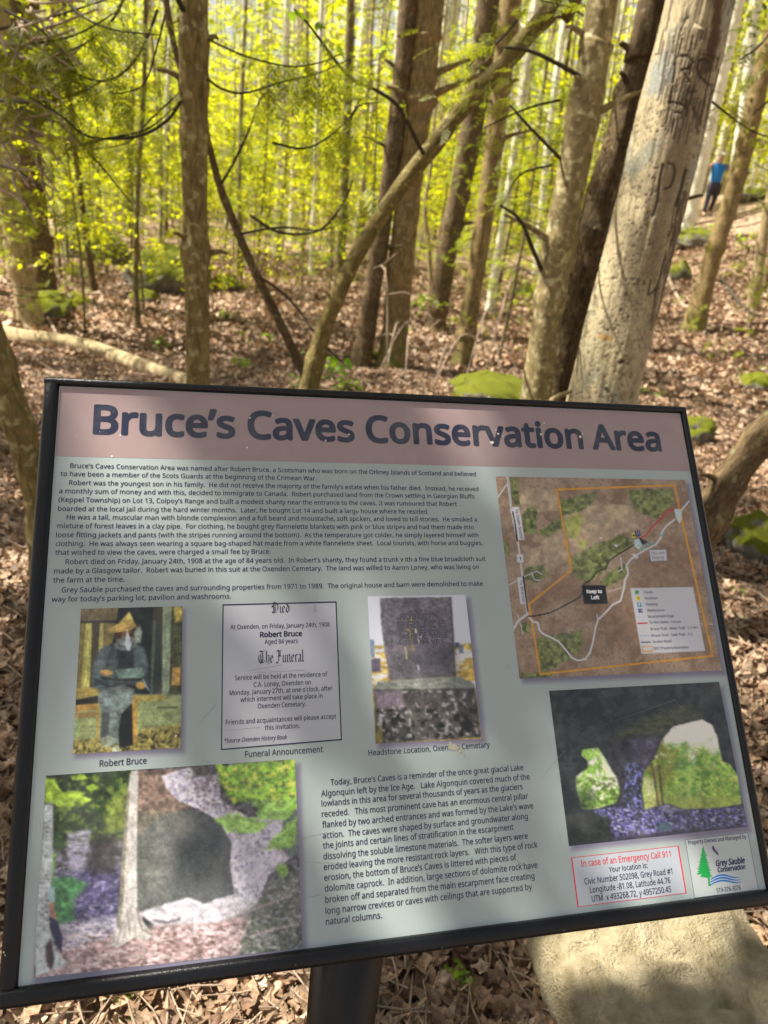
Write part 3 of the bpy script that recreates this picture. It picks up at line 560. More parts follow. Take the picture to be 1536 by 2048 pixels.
p5.line([(427, 158), (1182, 130), (1215, 290), (1424, 1222), (322, 1340), (250, 890), (521, 675), (427, 158)], 12, (242, 164, 26))
TR = [(250, 980), (275, 1003), (305, 1010), (318, 1060), (345, 1085), (400, 1110), (440, 1132), (490, 1190), (525, 1235), (560, 1252), (610, 1245), (640, 1200), (660, 1130), (675, 1040), (692, 990), (740, 945), (785, 895), (835, 870), (858, 790), (862, 740), (885, 695), (872, 640), (905, 600), (950, 570), (1000, 540), (1060, 510), (1090, 470), (1100, 430), (1130, 390), (1180, 350)]
p5.line(TR, 11, (222, 222, 230)); p5.line([(1215, 300), (1240, 270), (1275, 232)], 10, (222, 222, 230)); p5.line([(692, 990), (684, 955)], 5, WH)
p5.line([(243, 972), (320, 962), (390, 945), (470, 905), (570, 850), (592, 820), (600, 765), (650, 730), (685, 685), (735, 665), (760, 615), (830, 565), (870, 545), (925, 508)], 8, (24, 22, 36)); p5.line([(148, 300), (175, 488)], 8, (18, 18, 22)); p5.line([(212, 716), (242, 938)], 7, (18, 18, 22)); q([(140, 316), (148, 288), (158, 314)], (18, 18, 22), 2)
p5.line([(950, 478), (1002, 448), (1030, 405), (1065, 372), (1100, 340), (1138, 290), (1176, 288)], 9, (226, 44, 48))
q([(1178, 284), (1205, 280), (1228, 300), (1225, 350), (1215, 378), (1192, 345)], (206, 224, 228), 3); q([(920, 482), (955, 470), (980, 510), (955, 545), (925, 520)], (196, 222, 226), 5, .2, 12); q([(950, 462), (1012, 494), (975, 514)], (26, 44, 50), 3)
for x, y in ((985, 535), (1010, 510), (1030, 495), (965, 540), (1045, 510), (990, 520), (1110, 440), (1095, 450)): p5.ell(x, y, 9, 7, (120, 190, 196), .3)
q([(905, 436), (930, 432), (934, 466), (908, 468)], (236, 222, 30), 2); p5.ell(919, 451, 6, 6, (20, 20, 20)); q([(925, 424), (958, 420), (964, 456), (930, 458)], (28, 52, 120), 2); p5.line([(937, 430), (940, 452)], 4, (220, 220, 230)); p5.line([(950, 428), (953, 450)], 4, (220, 220, 230))
q([(700, 462), (722, 466), (708, 476)], (230, 230, 230), 2); q([(792, 510), (824, 512), (808, 530)], (230, 230, 230), 2); q([(905, 572), (930, 566), (950, 590), (938, 604)], (222, 222, 230), 3)
BX = (222, 222, 232)
q([(140, 270), (186, 268), (221, 478), (178, 481)], BX, 2); p5.line([(148, 300), (175, 488)], 8, (18, 18, 22)); q([(174, 720), (214, 717), (233, 890), (196, 892)], BX, 2); p5.line([(212, 716), (242, 938)], 7, (18, 18, 22)); q([(169, 572), (210, 572), (215, 623), (175, 626)], BX, 2)
q([(586, 771), (737, 769), (755, 890), (603, 893)], (18, 20, 32), 2); q([(1012, 540), (1130, 536), (1139, 617), (1026, 621)], (110, 106, 120), 1.5); q([(1018, 545), (1126, 541), (1134, 612), (1030, 616)], (214, 216, 226), 1.5)
q([(898, 788), (1300, 781), (1378, 1192), (968, 1208)], (216, 216, 228), 1.5)
p5.ell(940, 815, 13, 13, (30, 180, 90), .2); q([(934, 843), (958, 841), (962, 867), (938, 869)], (238, 220, 30), 2); p5.ell(948, 855, 4, 4, (120, 110, 20)); q([(941, 881), (967, 880), (971, 908), (945, 909)], (30, 150, 190), 2); p5.line([(951, 888), (954, 903)], 3, (230, 240, 245)); p5.ell(958, 890, 5, 4, (230, 240, 245))
q([(948, 920), (974, 919), (978, 947), (952, 948)], (24, 60, 130), 2); p5.line([(957, 926), (959, 942)], 3, (230, 235, 245)); p5.line([(967, 925), (969, 941)], 3, (230, 235, 245))
for x in (952, 970, 986): p5.ell(x, 974, 4, 4, (150, 200, 200))
p5.line([(947, 1015), (1004, 1013)], 7, (232, 40, 56)); p5.line([(955, 1052), (1010, 1050)], 3, (190, 190, 200)); 
for x in (966, 983, 1000, 1016): p5.ell(x, 1094, 4.5, 4.5, (50, 180, 216))
p5.line([(968, 1136), (1026, 1134)], 6, (34, 40, 66)); p5.line([(976, 1166), (1036, 1160), (1040, 1192), (978, 1195), (974, 1166)], 7, (240, 170, 30))
sub('trail_map', p5.mesh('trail_map', .00015, PRN, .92))

# ---- lettering (a sans face that ships with Blender; its built-in face otherwise)
TXT = []; FONT = None; KCAP = .70
try:
    import os
    fp = os.path.join(bpy.utils.system_resource('DATAFILES', path='fonts'), 'NotoSansHebrew-Regular.woff2')
    if os.path.exists(fp): FONT = bpy.data.fonts.load(fp)
except Exception: FONT = None
_cu = bpy.data.curves.new('cap', 'FONT'); _cu.body = 'H'; _cu.size = 1
if FONT: _cu.font = FONT
_o = bpy.data.objects.new('cap', _cu); C.objects.link(_o); bpy.context.view_layer.update(); KCAP = _o.dimensions[1] or .70; bpy.data.objects.remove(_o)
def T(s, l, r, size, sheet, bold=0, shear=0, z=.00035):
    """a line of print from photo point l to r on its baseline; size in metres"""
    cu = bpy.data.curves.new('lettering', 'FONT'); cu.body = s; cu.size = 1; 
    if FONT: cu.font = FONT
    cu.shear = shear;    cu.resolution_u = 3 if size > .03 else 1; cu.fill_mode = 'FRONT'
    o = bpy.data.objects.new('lettering', cu); C.objects.link(o); TXT.append((o, pp(*l), pp(*r), size, sheet, z, bold))
def flat(name, polys, z, mat, parent=None):
    """outlined flat shapes given in photo coordinates"""
    bm = bmesh.new()
    for P in polys:
        f = bm.faces.new([bm.verts.new((*pp(*q_), z)) for q_ in P])
        if f.normal.z < 0: f.normal_flip()
    bmesh.ops.triangulate(bm, faces=bm.faces[:])
    me = bpy.data.meshes.new(name); bm.to_mesh(me); bm.free(); me.materials.append(mat); return me
def frame_poly(P, wpx):
    P = np.array(P, float); c = P.mean(0); out = []
    for i in range(4):
        a, b = P[i], P[(i+1) % 4]; ai = a+(c-a)/np.linalg.norm(c-a)*wpx*1.5; bi = b+(c-b)/np.linalg.norm(c-b)*wpx*1.5; out.append([tuple(a), tuple(b), tuple(bi), tuple(ai)])
    return out
E_ = .0062
T('Bruce’s Caves Conservation Area', (185, 867), (1324, 901), .0384, 'heading_lettering', .022)
B1 = [('Bruce’s Caves Conservation Area was named after Robert Bruce, a Scotsman who was born on the Orkney Islands of Scotland and believed', (140, 936), (952, 952.5)),
('to have been a member of the Scots Guards at the beginning of the Crimean War.', (121, 952), (633, 961.5)),
('Robert was the youngest son in his family.  He did not receive the majority of the family’s estate when his father died.  Instead, he received', (138, 969.5), (957, 983)),
('a monthly sum of money and with this, decided to immigrate to Canada.  Robert purchased land from the Crown settling in Georgian Bluffs', (118, 986), (949, 998)),
('(Keppel Township) on Lot 13, Colpoy’s Range and built a modest shanty near the entrance to the caves. It was rumoured that Robert', (117, 1003.5), (914, 1013)),
('boarded at the local jail during the hard winter months.  Later, he bought Lot 14 and built a large house where he resided.', (116, 1021), (857, 1029)),
('He was a tall, muscular man with blonde complexion and a full beard and moustache, soft spoken, and loved to tell stories.  He smoked a', (133, 1038.5), (954, 1044)),
('mixture of forest leaves in a clay pipe.  For clothing, he bought grey flannelette blankets with pink or blue stripes and had them made into', (114, 1056.5), (948, 1059)),
('loose fitting jackets and pants (with the stripes running around the bottom).  As the temperature got colder, he simply layered himself with', (112, 1074.5), (957, 1075)),
('clothing.  He was always seen wearing a square bag-shaped hat made from a white flannelette sheet.  Local tourists, with horse and buggies,', (111, 1092.5), (965, 1090.5)),
('that wished to view the caves, were charged a small fee by Bruce.', (110, 1110.5), (541, 1107.5)),
('Robert died on Friday, January 24th, 1908 at the age of 84 years old.  In Robert’s shanty, they found a trunk with a fine blue broadcloth suit', (131, 1128.5), (971, 1122.5)),
('made by a Glasgow tailor.  Robert was buried in this suit at the Oxenden Cemetary.  The land was willed to Aaron Loney, who was living on', (108, 1147), (958, 1138.5)),
('the farm at the time.', (106, 1165.5), (249, 1164)),
('Grey Sauble purchased the caves and surrounding properties from 1971 to 1989.  The original house and barn were demolished to make', (123, 1184.5), (966, 1172.5)),
('way for today’s parking lot, pavilion and washrooms.', (103, 1204), (462, 1197.5))]
for s, l, r in B1: T(s, l, r, E_, 'history_lettering', .004)
B2 = [('Today, Bruce’s Caves is a reminder of the once great glacial Lake', (180, 209), (1320, 121)), ('Algonquin left by the Ice Age.   Lake Algonquin covered much of the', (125, 274), (1358, 178)),
('lowlands in this area for several thousands of years as the glaciers', (127, 333), (1316, 236)), ('receded.   This most prominent cave has an enormous central pillar', (128, 396), (1348, 292)),
('flanked by two arched entrances and was formed by the Lake’s wave', (131, 458), (1380, 350)), ('action.  The caves were shaped by surface and groundwater along', (133, 521), (1347, 413)),
('the joints and certain lines of stratification in the escarpment', (135, 583), (1262, 475)), ('dissolving the soluble limestone materials.  The softer layers were', (138, 648), (1347, 527)),
('eroded leaving the more resistant rock layers.   With this type of rock', (140, 711), (1404, 580)), ('erosion, the bottom of Bruce’s Caves is littered with pieces of', (143, 775), (1280, 652)),
('dolomite caprock.  In addition, large sections of dolomite rock have', (146, 838), (1404, 700)), ('broken off and separated from the main escarpment face creating', (149, 903), (1386, 765)),
('long narrow crevices or caves with ceilings that are supported by', (151, 969), (1372, 830)), ('natural columns.', (153, 1035), (484, 997))]
z6 = Z(600, 1500, 2.954)
for s, l, r in B2: l, r = z6([l, r]); T(s, l, r, .0068, 'glacial_history_lettering', .002)
for s, l, r, sz in (('Robert Bruce', (199, 1533), (293, 1528.5), .0069), ('Funeral Announcement', (490, 1515), (646, 1505), .0070), ('Headstone Location, Oxenden Cemetary', (737, 1511), (980, 1496), .0066)): T(s, l, r, sz, 'caption_lettering', .002)
z4 = Z(400, 1190, 2.477)
for s, l, r, sz, b, sh in (('At Oxenden, on Friday, January 24th, 1908', (150, 172), (643, 157), .0056, .004, 0), ('Robert Bruce', (297, 211), (506, 203), .0064, .022, 0), ('Aged 84 years', (320, 244), (485, 239), .0056, .008, 0),
  ('Service will be held at the residence of', (172, 424), (631, 403), .0056, .004, 0), ('C.A. Loney, Oxenden on', (265, 458), (549, 443), .0056, .004, 0), ('Monday, January 27th, at one o’clock, after', (146, 498), (656, 474), .0056, .004, 0), ('which interment will take place in', (200, 532), (607, 511), .0056, .004, 0), ('Oxenden Cemetary.', (286, 564), (525, 551), .0056, .004, 0),
  ('Friends and acquaintances will please accept', (128, 645), (675, 612), .0056, .004, 0), ('this invitation.', (321, 670), (494, 660), .0056, .002, 0), ('*Source Oxenden History Book', (120, 735), (432, 715), .0050, .004, .25)):
    l, r = z4([l, r]); T(s, l, r, sz, 'notice_lettering', b, sh)
z8 = Z(1060, 1340, 3.227)
for s, l, r, sz, sheet, b in (('In case of an Emergency Call 911', (330, 1270), (910, 1208), .0072, 'emergency_heading', .006), ('Your location is:', (510, 1306), (760, 1280), .0060, 'emergency_lettering', .002), ('Civic Number 502098, Grey Road #1', (352, 1385), (920, 1320), .0068, 'emergency_lettering', .005),
  ('Longitude -81.08, Latitude 44.76', (388, 1440), (908, 1378), .0068, 'emergency_lettering', .005), ('UTM  x 493268.72, y 4957250.45', (400, 1497), (913, 1436), .0068, 'emergency_lettering', .005),
  ('Property Owned and Managed by', (1022, 1130), (1398, 1088), .0050, 'owner_lettering', .002), ('519-376-3076', (1206, 1440), (1362, 1421), .0055, 'owner_lettering', .006), ('Grey Sauble', (1200, 1268), (1390, 1248), .0070, 'owner_lettering', .016), ('Conservation', (1212, 1306), (1392, 1287), .0056, 'owner_lettering', .012)):
    l, r = z8([l, r]); T(s, l, r, sz, sheet, b, .25 if s in ('Grey Sauble', 'Conservation') else 0)
z7 = Z(980, 930, 3.2)
for s, l, r, sz, sheet, b in (('Keep to', (619, 822), (717, 820), .0050, 'map_label_lettering', .02), ('Left', (648, 861), (700, 859), .0050, 'map_label_lettering', .02),
  ('You are', (1030, 575), (1117, 571), .0050, 'map_faint_lettering', 0), ('Here', (1042, 607), (1114, 604), .0058, 'map_faint_lettering', 0),
  ('Caves', (986, 822), (1042, 821), .0036, 'map_legend_lettering', 0), ('Pavilion', (993, 862), (1071, 860), .0036, 'map_legend_lettering', 0), ('Parking', (1000, 901), (1071, 899), .0036, 'map_legend_lettering', 0), ('Washrooms', (1006, 940), (1118, 938), .0036, 'map_legend_lettering', 0),
  ('Escarpment Edge', (1012, 978), (1178, 975), .0036, 'map_legend_lettering', 0), ('To the Caves - 0.4 km', (1018, 1016), (1222, 1012), .0036, 'map_legend_lettering', 0), ('Bruce Trail - Main Trail - 1.7 Km', (1028, 1057), (1332, 1050), .0036, 'map_legend_lettering', 0), ('Bruce Trail - Side Trail - 0.2', (1034, 1099), (1298, 1093), .0036, 'map_legend_lettering', 0), ('Access Road', (1042, 1139), (1161, 1136), .0036, 'map_legend_lettering', 0), ('GSC Property Boundary', (1048, 1182), (1272, 1175), .0036, 'map_legend_lettering', 0),
  ('To Owen Sound', (161, 284), (195, 470), .0042, 'map_legend_lettering', 0), ('To Wiarton', (187, 738), (208, 880), .0042, 'map_legend_lettering', .006), ('1', (188, 610), (199, 610), .0042, 'map_legend_lettering', .01)):
    l, r = z7([l, r]); T(s, l, r, sz, sheet, b)
for s, l, r, sz in (('ROBERT', (990, 122), (1150, 118), .0070), ('BRUCE', (975, 166), (1215, 158), .0085), ('DIED', (985, 205), (1190, 198), .0068), ('JAN. 24, 1908', (985, 222), (1225, 214), .0052), ('AGED 84 YRS.', (975, 248), (1220, 240), .0052)):
    l, r = z4([l, r]); T(s, l, r, sz, 'headstone_engraving', .01)
INK = ink('navy', (40, 34, 66)); INKS = {'heading_lettering': ink('heading', (34, 40, 62)), 'emergency_heading': ink('red', (214, 48, 58)), 'map_label_lettering': ink('white', (236, 236, 240)), 'map_faint_lettering': ink('grey', (120, 120, 134)),
       'map_legend_lettering': ink('slate', (62, 62, 88)), 'owner_lettering': ink('violet', (44, 34, 84)), 'headstone_engraving': ink('stone', (84, 80, 92))}
BOLDR = {'heading_lettering': .036}
bpy.context.view_layer.update(); dg = bpy.context.evaluated_depsgraph_get(); sheets = {}
for o, l, r, size, sheet, z, bold in TXT:
    me = bpy.data.meshes.new_from_object(o.evaluated_get(dg)); n = len(me.vertices); v = np.empty(n*3, np.float32); me.vertices.foreach_get('co', v); v = v.reshape(-1, 3)
    me.calc_loop_triangles(); tr = np.empty(len(me.loop_triangles)*3, np.int32); me.loop_triangles.foreach_get('vertices', tr); tr = tr.reshape(-1, 3)
    l = np.array(l); r = np.array(r); d = r-l; L = np.linalg.norm(d); d /= L; x0, x1 = v[:, 0].min(), v[:, 0].max()
    hor = abs(d[1]) < .3
    if hor: d = np.array([1., 0])
    e = np.array([-d[1], d[0]]); X = (v[:, 0]-x0)/(x1-x0)*L; Y = v[:, 1]*size/KCAP; base = (l+r)/2-d*L/2 if hor else l
    P = base+X[:, None]*d+Y[:, None]*e; k_ = (1 if sheet == 'headstone_engraving' else 3) if bold < .01 else (12 if size > .03 else 6); rb_ = (BOLDR.get(sheet, .045) if bold >= .01 else .011)*size/.7; offs = [(0, 0)] if k_ == 1 else [(rb_*math.cos(a*2*math.pi/k_+.26), rb_*math.sin(a*2*math.pi/k_+.26)) for a in range(k_)]
    if k_ > 1: d_ = (P[:, 0]-base[0])/L; P[:, 0] = base[0]+rb_+d_*(L-2*rb_)
    sub(sheet, mk(sheet, np.vstack([np.c_[P+np.array(q_), np.full(n, z+.000004*a)] for a, q_ in enumerate(offs)]), np.vstack([tr+n*a for a in range(len(offs))]), INKS.get(sheet, INK)))
    cu = o.data; bpy.data.objects.remove(o); bpy.data.curves.remove(cu); bpy.data.meshes.remove(me)
# blackletter words drawn with a broad nib
def nib(strokes, w=.13, ang=math.radians(42)):
    dx, dy = w/2*math.cos(ang), w/2*math.sin(ang); quads = []
    for S in strokes:
        for (x0, y0), (x1, y1) in zip(S[:-1], S[1:]): quads.append([(x0-dx, y0-dy), (x1-dx, y1-dy), (x1+dx, y1+dy), (x0+dx, y0+dy)])
    return quads
G = {'i': (.24, [[(.06, .5), (.12, .56), (.12, .08), (.2, .02)], [(.10, .72), (.16, .78)]]), 'n': (.46, [[(.04, .5), (.11, .56), (.11, .06), (.17, .02)], [(.11, .46), (.27, .58), (.35, .5), (.35, .08), (.42, .02)]]),
     'u': (.46, [[(.04, .5), (.11, .56), (.11, .1), (.2, .02), (.34, .14)], [(.34, .56), (.34, .08), (.42, .02)]]), 'e': (.38, [[(.30, .42), (.2, .57), (.09, .46), (.09, .12), (.18, .02), (.32, .12)], [(.30, .42), (.26, .34), (.1, .26)]]),
     'd': (.42, [[(.10, .78), (.30, .52), (.34, .42), (.34, .14), (.24, .02), (.09, .12), (.09, .42), (.2, .54), (.32, .48)]]), 'h': (.46, [[(.06, .86), (.12, .92), (.12, .04)], [(.12, .46), (.27, .58), (.36, .48), (.36, .1), (.28, -.1)]]),
     'r': (.32, [[(.04, .5), (.11, .56), (.11, .06), (.17, .02)], [(.11, .46), (.2, .57), (.28, .50)]]), 'a': (.42, [[(.08, .46), (.2, .58), (.32, .5), (.32, .08), (.40, .02)], [(.32, .32), (.14, .26), (.10, .1), (.18, .02), (.32, .14)]]), 'l': (.24, [[(.06, .86), (.12, .92), (.12, .08), (.2, .02)]]),
     'D': (.74, [[(.08, .74), (.2, .9), (.46, .84), (.62, .66), (.62, .26), (.46, .06), (.24, .0), (.06, .1)], [(.24, .86), (.2, .6), (.24, .1)], [(.02, .56), (.14, .5), (.12, .66)], [(.36, .78), (.36, .12)]]),
     'T': (.70, [[(.04, .78), (.16, .92), (.4, .84), (.64, .94)], [(.36, .84), (.24, .7), (.24, .3), (.38, .04), (.6, .1), (.62, .2)], [(.04, .6), (.02, .3), (.14, .08), (.3, .0)], [(.44, .8), (.44, .16)]]),
     'F': (.62, [[(.04, .76), (.14, .92), (.36, .84), (.58, .94)], [(.32, .84), (.28, .6), (.28, .12), (.16, -.06), (.02, .04)], [(.16, .48), (.34, .54), (.5, .46)], [(.42, .82), (.42, .56)]]), ' ': (.26, [])}
BOLDX = 0
def blackletter(s, l, r, size):
    x = 0; Q_ = []
    for ch in s: w_i, st = G[ch]; Q_ += [[(x+a, b) for a, b in q_] for q_ in nib(st)]; x += w_i
    l, r = pp(*l), pp(*r); k = (r[0]-l[0])/x; y0 = (l[1]+r[1])/2; S = [[], [], 0]
    for n_, q_ in enumerate(Q_):
        V = np.array([(l[0]+a*k, y0+b*size, .00035+.000004*(n_ % 9)) for a, b in q_])
        ar = np.cross(V[1]-V[0], V[2]-V[0])[2]; S[0].append(V); S[1].append(np.array([[0, 1, 2], [0, 2, 3]] if ar > 0 else [[0, 2, 1], [0, 3, 2]])+S[2]); S[2] += 4
    sub('notice_lettering', mk('notice_lettering', np.vstack(S[0]), np.vstack(S[1]), INK))
blackletter('Died', *z4([(354, 91), (445, 87)]), .0150); blackletter('The Funeral', *z4([(290, 341), (515, 330)]), .0165)
# notice boxes, logo
FBOX = [(445, 1209), (673, 1203), (684, 1481), (442, 1501)]
sub('funeral_notice_sheet', flat('funeral_notice_sheet', [FBOX], .00012, ink('sheet', (176, 180, 190)))); sub('funeral_notice_border', flat('funeral_notice_border', frame_poly(FBOX, 2.4), .00025, ink('border', (38, 26, 64))))
EB = [(1142, 1716), (1357, 1692), (1373, 1787), (1155, 1815)]
sub('emergency_sheet', flat('emergency_sheet', [EB], .00012, ink('sheet_blue', (176, 184, 196)))); sub('emergency_border', flat('emergency_border', frame_poly(EB, 1.7), .00025, ink('red_border', (222, 30, 62))))
OB = [(1370, 1680), (1496, 1666), (1517, 1780), (1389, 1797)]
sub('owner_sheet', flat('owner_sheet', [OB], .00012, ink('sheet_white', (182, 190, 192)))); sub('owner_border', flat('owner_border', frame_poly(OB, .7), .00025, ink('thin_border', (70, 60, 104))))
tree = [(1118, 1136)]
for k in range(11): y = 1165+k*16; wq = 10+k*4.4; tree += [(1118+wq+(k % 3)*4, y+3), (1118+wq*.62+k*1.0, y+6)]
tree += [(1190, 1344), (1160, 1338), (1160, 1380), (1170, 1396), (1150, 1396), (1148, 1344), (1096, 1336), (1112, 1318)]
for k in range(10, -1, -1): y = 1165+k*15.0; wq = 10+k*3.0; tree += [(1118-wq*.62-k*.2, y+8), (1118-wq-(k % 3)*3-k*.3, y+2)]
sub('logo_tree', flat('logo_tree', [z8(tree)], .00025, ink('logo_green', (0, 158, 66))))
wv = []
for k in range(3):
    xs = np.linspace(1165-k*3, 1388+k*12, 22); t_2 = (xs-xs[0])/(xs[-1]-xs[0]); yy = 1352+k*16-16*np.sin(t_2*math.pi*2-.2)-t_2*34+8*k*(1-t_2)*.3; wdt = 5.5*np.sin(np.clip(t_2*1.05+.12, 0, 1)*math.pi)**.6
    for a in range(21): wv.append([(xs[a], yy[a]-wdt[a]), (xs[a+1], yy[a+1]-wdt[a+1]), (xs[a+1], yy[a+1]+wdt[a+1]+.1), (xs[a], yy[a]+wdt[a]+.1)])
sub('logo_waves', flat('logo_waves', [z8(q_) for q_ in wv], .00025, ink('logo_blue', (14, 112, 196))))
sub('logo_bird', flat('logo_bird', [z8([(1180, 1132), (1192, 1150), (1196, 1168), (1188, 1176), (1176, 1160), (1175, 1144)]), z8([(1188, 1168), (1200, 1160), (1196, 1174), (1180, 1176)]), z8([(1196, 1168), (1208, 1172), (1214, 1186), (1218, 1200), (1204, 1192), (1194, 1180)]), z8([(1202, 1160), (1220, 1156), (1203, 1164)])], .00028, ink('logo_violet', (72, 42, 108))))
# chips, drips and scratches on the laminate
chips = []; r_ = np.random.default_rng(5)
def chip(x, y, s, n=7, ec=1.0, an=0.0):
    th = np.linspace(0, 2*np.pi, n, endpoint=False); rr = s*(.55+.7*r_.random(n)); X = rr*np.cos(th)*ec; Y = rr*np.sin(th); chips.append([(x+X[i]*math.cos(an)-Y[i]*math.sin(an), y+X[i]*math.sin(an)+Y[i]*math.cos(an)) for i in range(n)])
for x, y, s in ((494, 895, 2.2), (500, 836, 1.8), (983, 885, 4), (996, 868, 2.2), (1005, 872, 1.6), (1160, 874, 3), (1088, 846, 1.8), (1082, 869, 2.4), (241, 871, 2), (224, 913, 2.6), (651, 882, 1.8), (698, 869, 1.8), (545, 832, 1.2), (1320, 1033, 1), (352, 1472, 3), (1165, 868, 2), (992, 860, 1.5)): chip(x, y, s)
for k in range(60): chip(r_.uniform(130, 1330), r_.uniform(800, 1850), r_.uniform(.4, .9), 5)
props(sub('paint_chips', flat('paint_chips', chips, .00045, ink('chip', (216, 212, 206)))), kind='stuff')
chips = []
for x, y, s in ((1424, 1130, 2.2), (1428, 1150, 2.6), (1431, 1163, 1.8), (1434, 1178, 2.4), (1437, 1188, 2), (1456, 1290, 1), (12, 1900, 3), (15, 1906, 2.4), (1452, 1268, 1.2), (590, 1925, 1.2), (880, 1892, 1), (1400, 1823, 1.2), (1120, 1858, 1)): chip(x, y, s, 7, .6)
f_ = props(bpart('frame_scuffs', flat('frame_scuffs', chips, .0096, ink('scuff', (170, 170, 166)))), kind='stuff')
chips = []
for x, y, s, ec, an in ((823, 1045, 3.2, .7, 0), (846, 1078, 4.5, .8, .3), (832, 1090, 4, .6, 0), (838, 1104, 3.4, .8, 0), (808, 1122, 5, .6, .2), (852, 1125, 4, .5, 0), (960, 1116, 4, .6, 0), (775, 1039, 0.1, 1, 0), (811, 1139, 3, .5, 0), (908, 1494, 7, 1.5, .1), (920, 1503, 6, .7, 0), (928, 1510, 4, .6, 0), (900, 1488, 4, 1, 0), (828, 1038, 3, .5, 0), (760, 1006, 2.4, 1, 0), (715, 1021, 2.4, .8, 0), (718, 1039, 2.4, .7, 0), (803, 1058, 2.4, 1, 0), (831, 1262, 3, 2.2, 1.5), (837, 1282, 2, 3, 1.4)): chip(x, y, s, 8, ec, an)
props(sub('bird_droppings', flat('bird_droppings', chips, .00045, ink('dropping', (176, 172, 150)))), kind='stuff')
scr = []
def scratch(a, b, w=.35):
    a = np.array(a, float); b = np.array(b, float); n_ = nrm([-(b-a)[1], (b-a)[0]])*w; scr.append([tuple(a-n_*.2), tuple(b-n_), tuple(b+n_), tuple(a+n_*.2)])
for a, b in (((486, 1344), (565, 1330)), ((510, 1346), (610, 1341)), ((449, 1462), (520, 1455)), ((390, 1455), (432, 1410)), ((625, 1200), (634, 1225)), ((637, 1175), (628, 1226)), ((600, 1800), (640, 1790)), ((1010, 1700), (1060, 1745)), ((1010, 1325), (1018, 1338)), ((300, 1500), (330, 1492)), ((900, 1310), (960, 1302)), ((1340, 1395), (1370, 1422)), ((1310, 1430), (1352, 1458)), ((560, 1690), (655, 1665)), ((600, 1725), (700, 1728)), ((1180, 1460), (1350, 1400)), ((240, 1330), (270, 1300)), ((1080, 1560), (1130, 1500))): scratch(a, b)
props(sub('scratches', flat('scratches', scr, .00050, ink('scratch', (120, 116, 118)))), kind='stuff')
#PART3
# ------------------------------------------------------------------ trees close by
def path_y(pts, Y): return np.array([at_y(x, y, Y) for x, y in pts])
def crown_mesh(name, seed, n_cl=46, per=34, rad=(2.1, 2.1, 2.6), leaf=.10):
    r = np.random.default_rng(seed); cl = r.normal(0, .42, (n_cl, 3))*np.array(rad); cl = cl[np.linalg.norm(cl/np.array(rad), axis=1) < 1.15]
    P = (cl[:, None]+r.normal(0, .30, (len(cl), per, 3))*np.array([1, 1, .55])).reshape(-1, 3); n = len(P)
    tv = [(-.5, 0, 0), (0, -.36, .06), (.62, 0, -.05), (0, .36, .06)]; v, f = scatter(tv, [[0, 1, 2, 3]], P, rots(r.uniform(0, 6.3, n), r.normal(0, .5, n), r.normal(0, .5, n)), r.uniform(.7, 1.3, n)*leaf)
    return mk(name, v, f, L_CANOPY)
CROWNS = [crown_mesh('crown', 50+i, 30, 36) for i in range(3)]
# sunbeams the photograph shows: the leaves that would stand in them are left out of the crowns
BEAMS = []
def beam(px, py, rad, Y=None): BEAMS.append((ground_hit(px, py) if Y is None else at_y(px, py, Y), rad))
for a in [(60, 690, .5), (180, 660, .6), (300, 640, .5), (330, 730, .35), (60, 760, .4), (1330, 800, .35), (1420, 790, .45), (1500, 830, .35), (1440, 950, .15), (1480, 1290, .18), (1420, 690, .4), (1500, 600, .6), (1420, 560, .7), (620, 480, .9), (560, 560, .5), (1020, 640, .4), (480, 600, .4), (240, 2000, .16), (480, 1985, .17), (560, 2040, .12), (1360, 1940, .17), (1300, 2030, .12), (1500, 1900, .10), (1180, 2040, .07), (900, 740, .2), (720, 600, .3), (130, 1000, .2), (20, 1150, .2)]: beam(*a)
for a in [(385, 500, .13, 3.2), (388, 350, .06, 3.2), (1240, 660, .15, 3.7), (1236, 720, .14, 3.7), (1330, 150, .18, 3.7), (1300, 260, .12, 3.7), (1400, 30, .12, 3.7), (1100, 570, .10, 3.8), (1075, 770, .10, 3.8), (1195, 60, .08, 3.8), (840, 220, .5, 7.5), (820, 400, .35, 7.5), (905, 235, .12, 4.3), (680, 590, .08, 4.3), (30, 480, .3, 8), (1230, 260, .10, 4.0), (640, 740, .10, 4.3)]: beam(*a)
for u, v, rad in ((.10, .12, .075), (.14, .61, .09), (.31, .52, .05), (.42, .37, .055), (.725, .65, .055), (.25, .30, .04), (.56, .05, .05), (.05, .36, .03), (.22, .47, .03)): BEAMS.append((np.array(Mp @ Vector((u, -v, 0))), rad))
def cull(V, Fs, org):
    c = V.reshape(-1, 4, 3).mean(1)+np.asarray(org); keep = np.ones(len(c), bool)
    for P, rad in BEAMS:
        d = c-P; al = d @ SUN; pr2 = (d*d).sum(1)-al*al; keep &= ~((al > 0) & (pr2 < (rad*1.05)**2))
    return V.reshape(-1, 4, 3)[keep].reshape(-1, 3)
def own_crown(t, org, c, seed, sc=1.0, per=36, n_cl=34):
    m0 = crown_mesh('crown', seed, n_cl, per); n = len(m0.vertices); v = np.empty(n*3, np.float32); m0.vertices.foreach_get('co', v); bpy.data.meshes.remove(m0)
    v = v.reshape(-1, 3)*sc+np.asarray(c); v = cull(v, None, (0, 0, 0)); f = np.arange(len(v)).reshape(-1, 4)
    o = put('crown', mk('crown', v-np.asarray(org), f, L_CANOPY), t); props(o, kind='stuff')
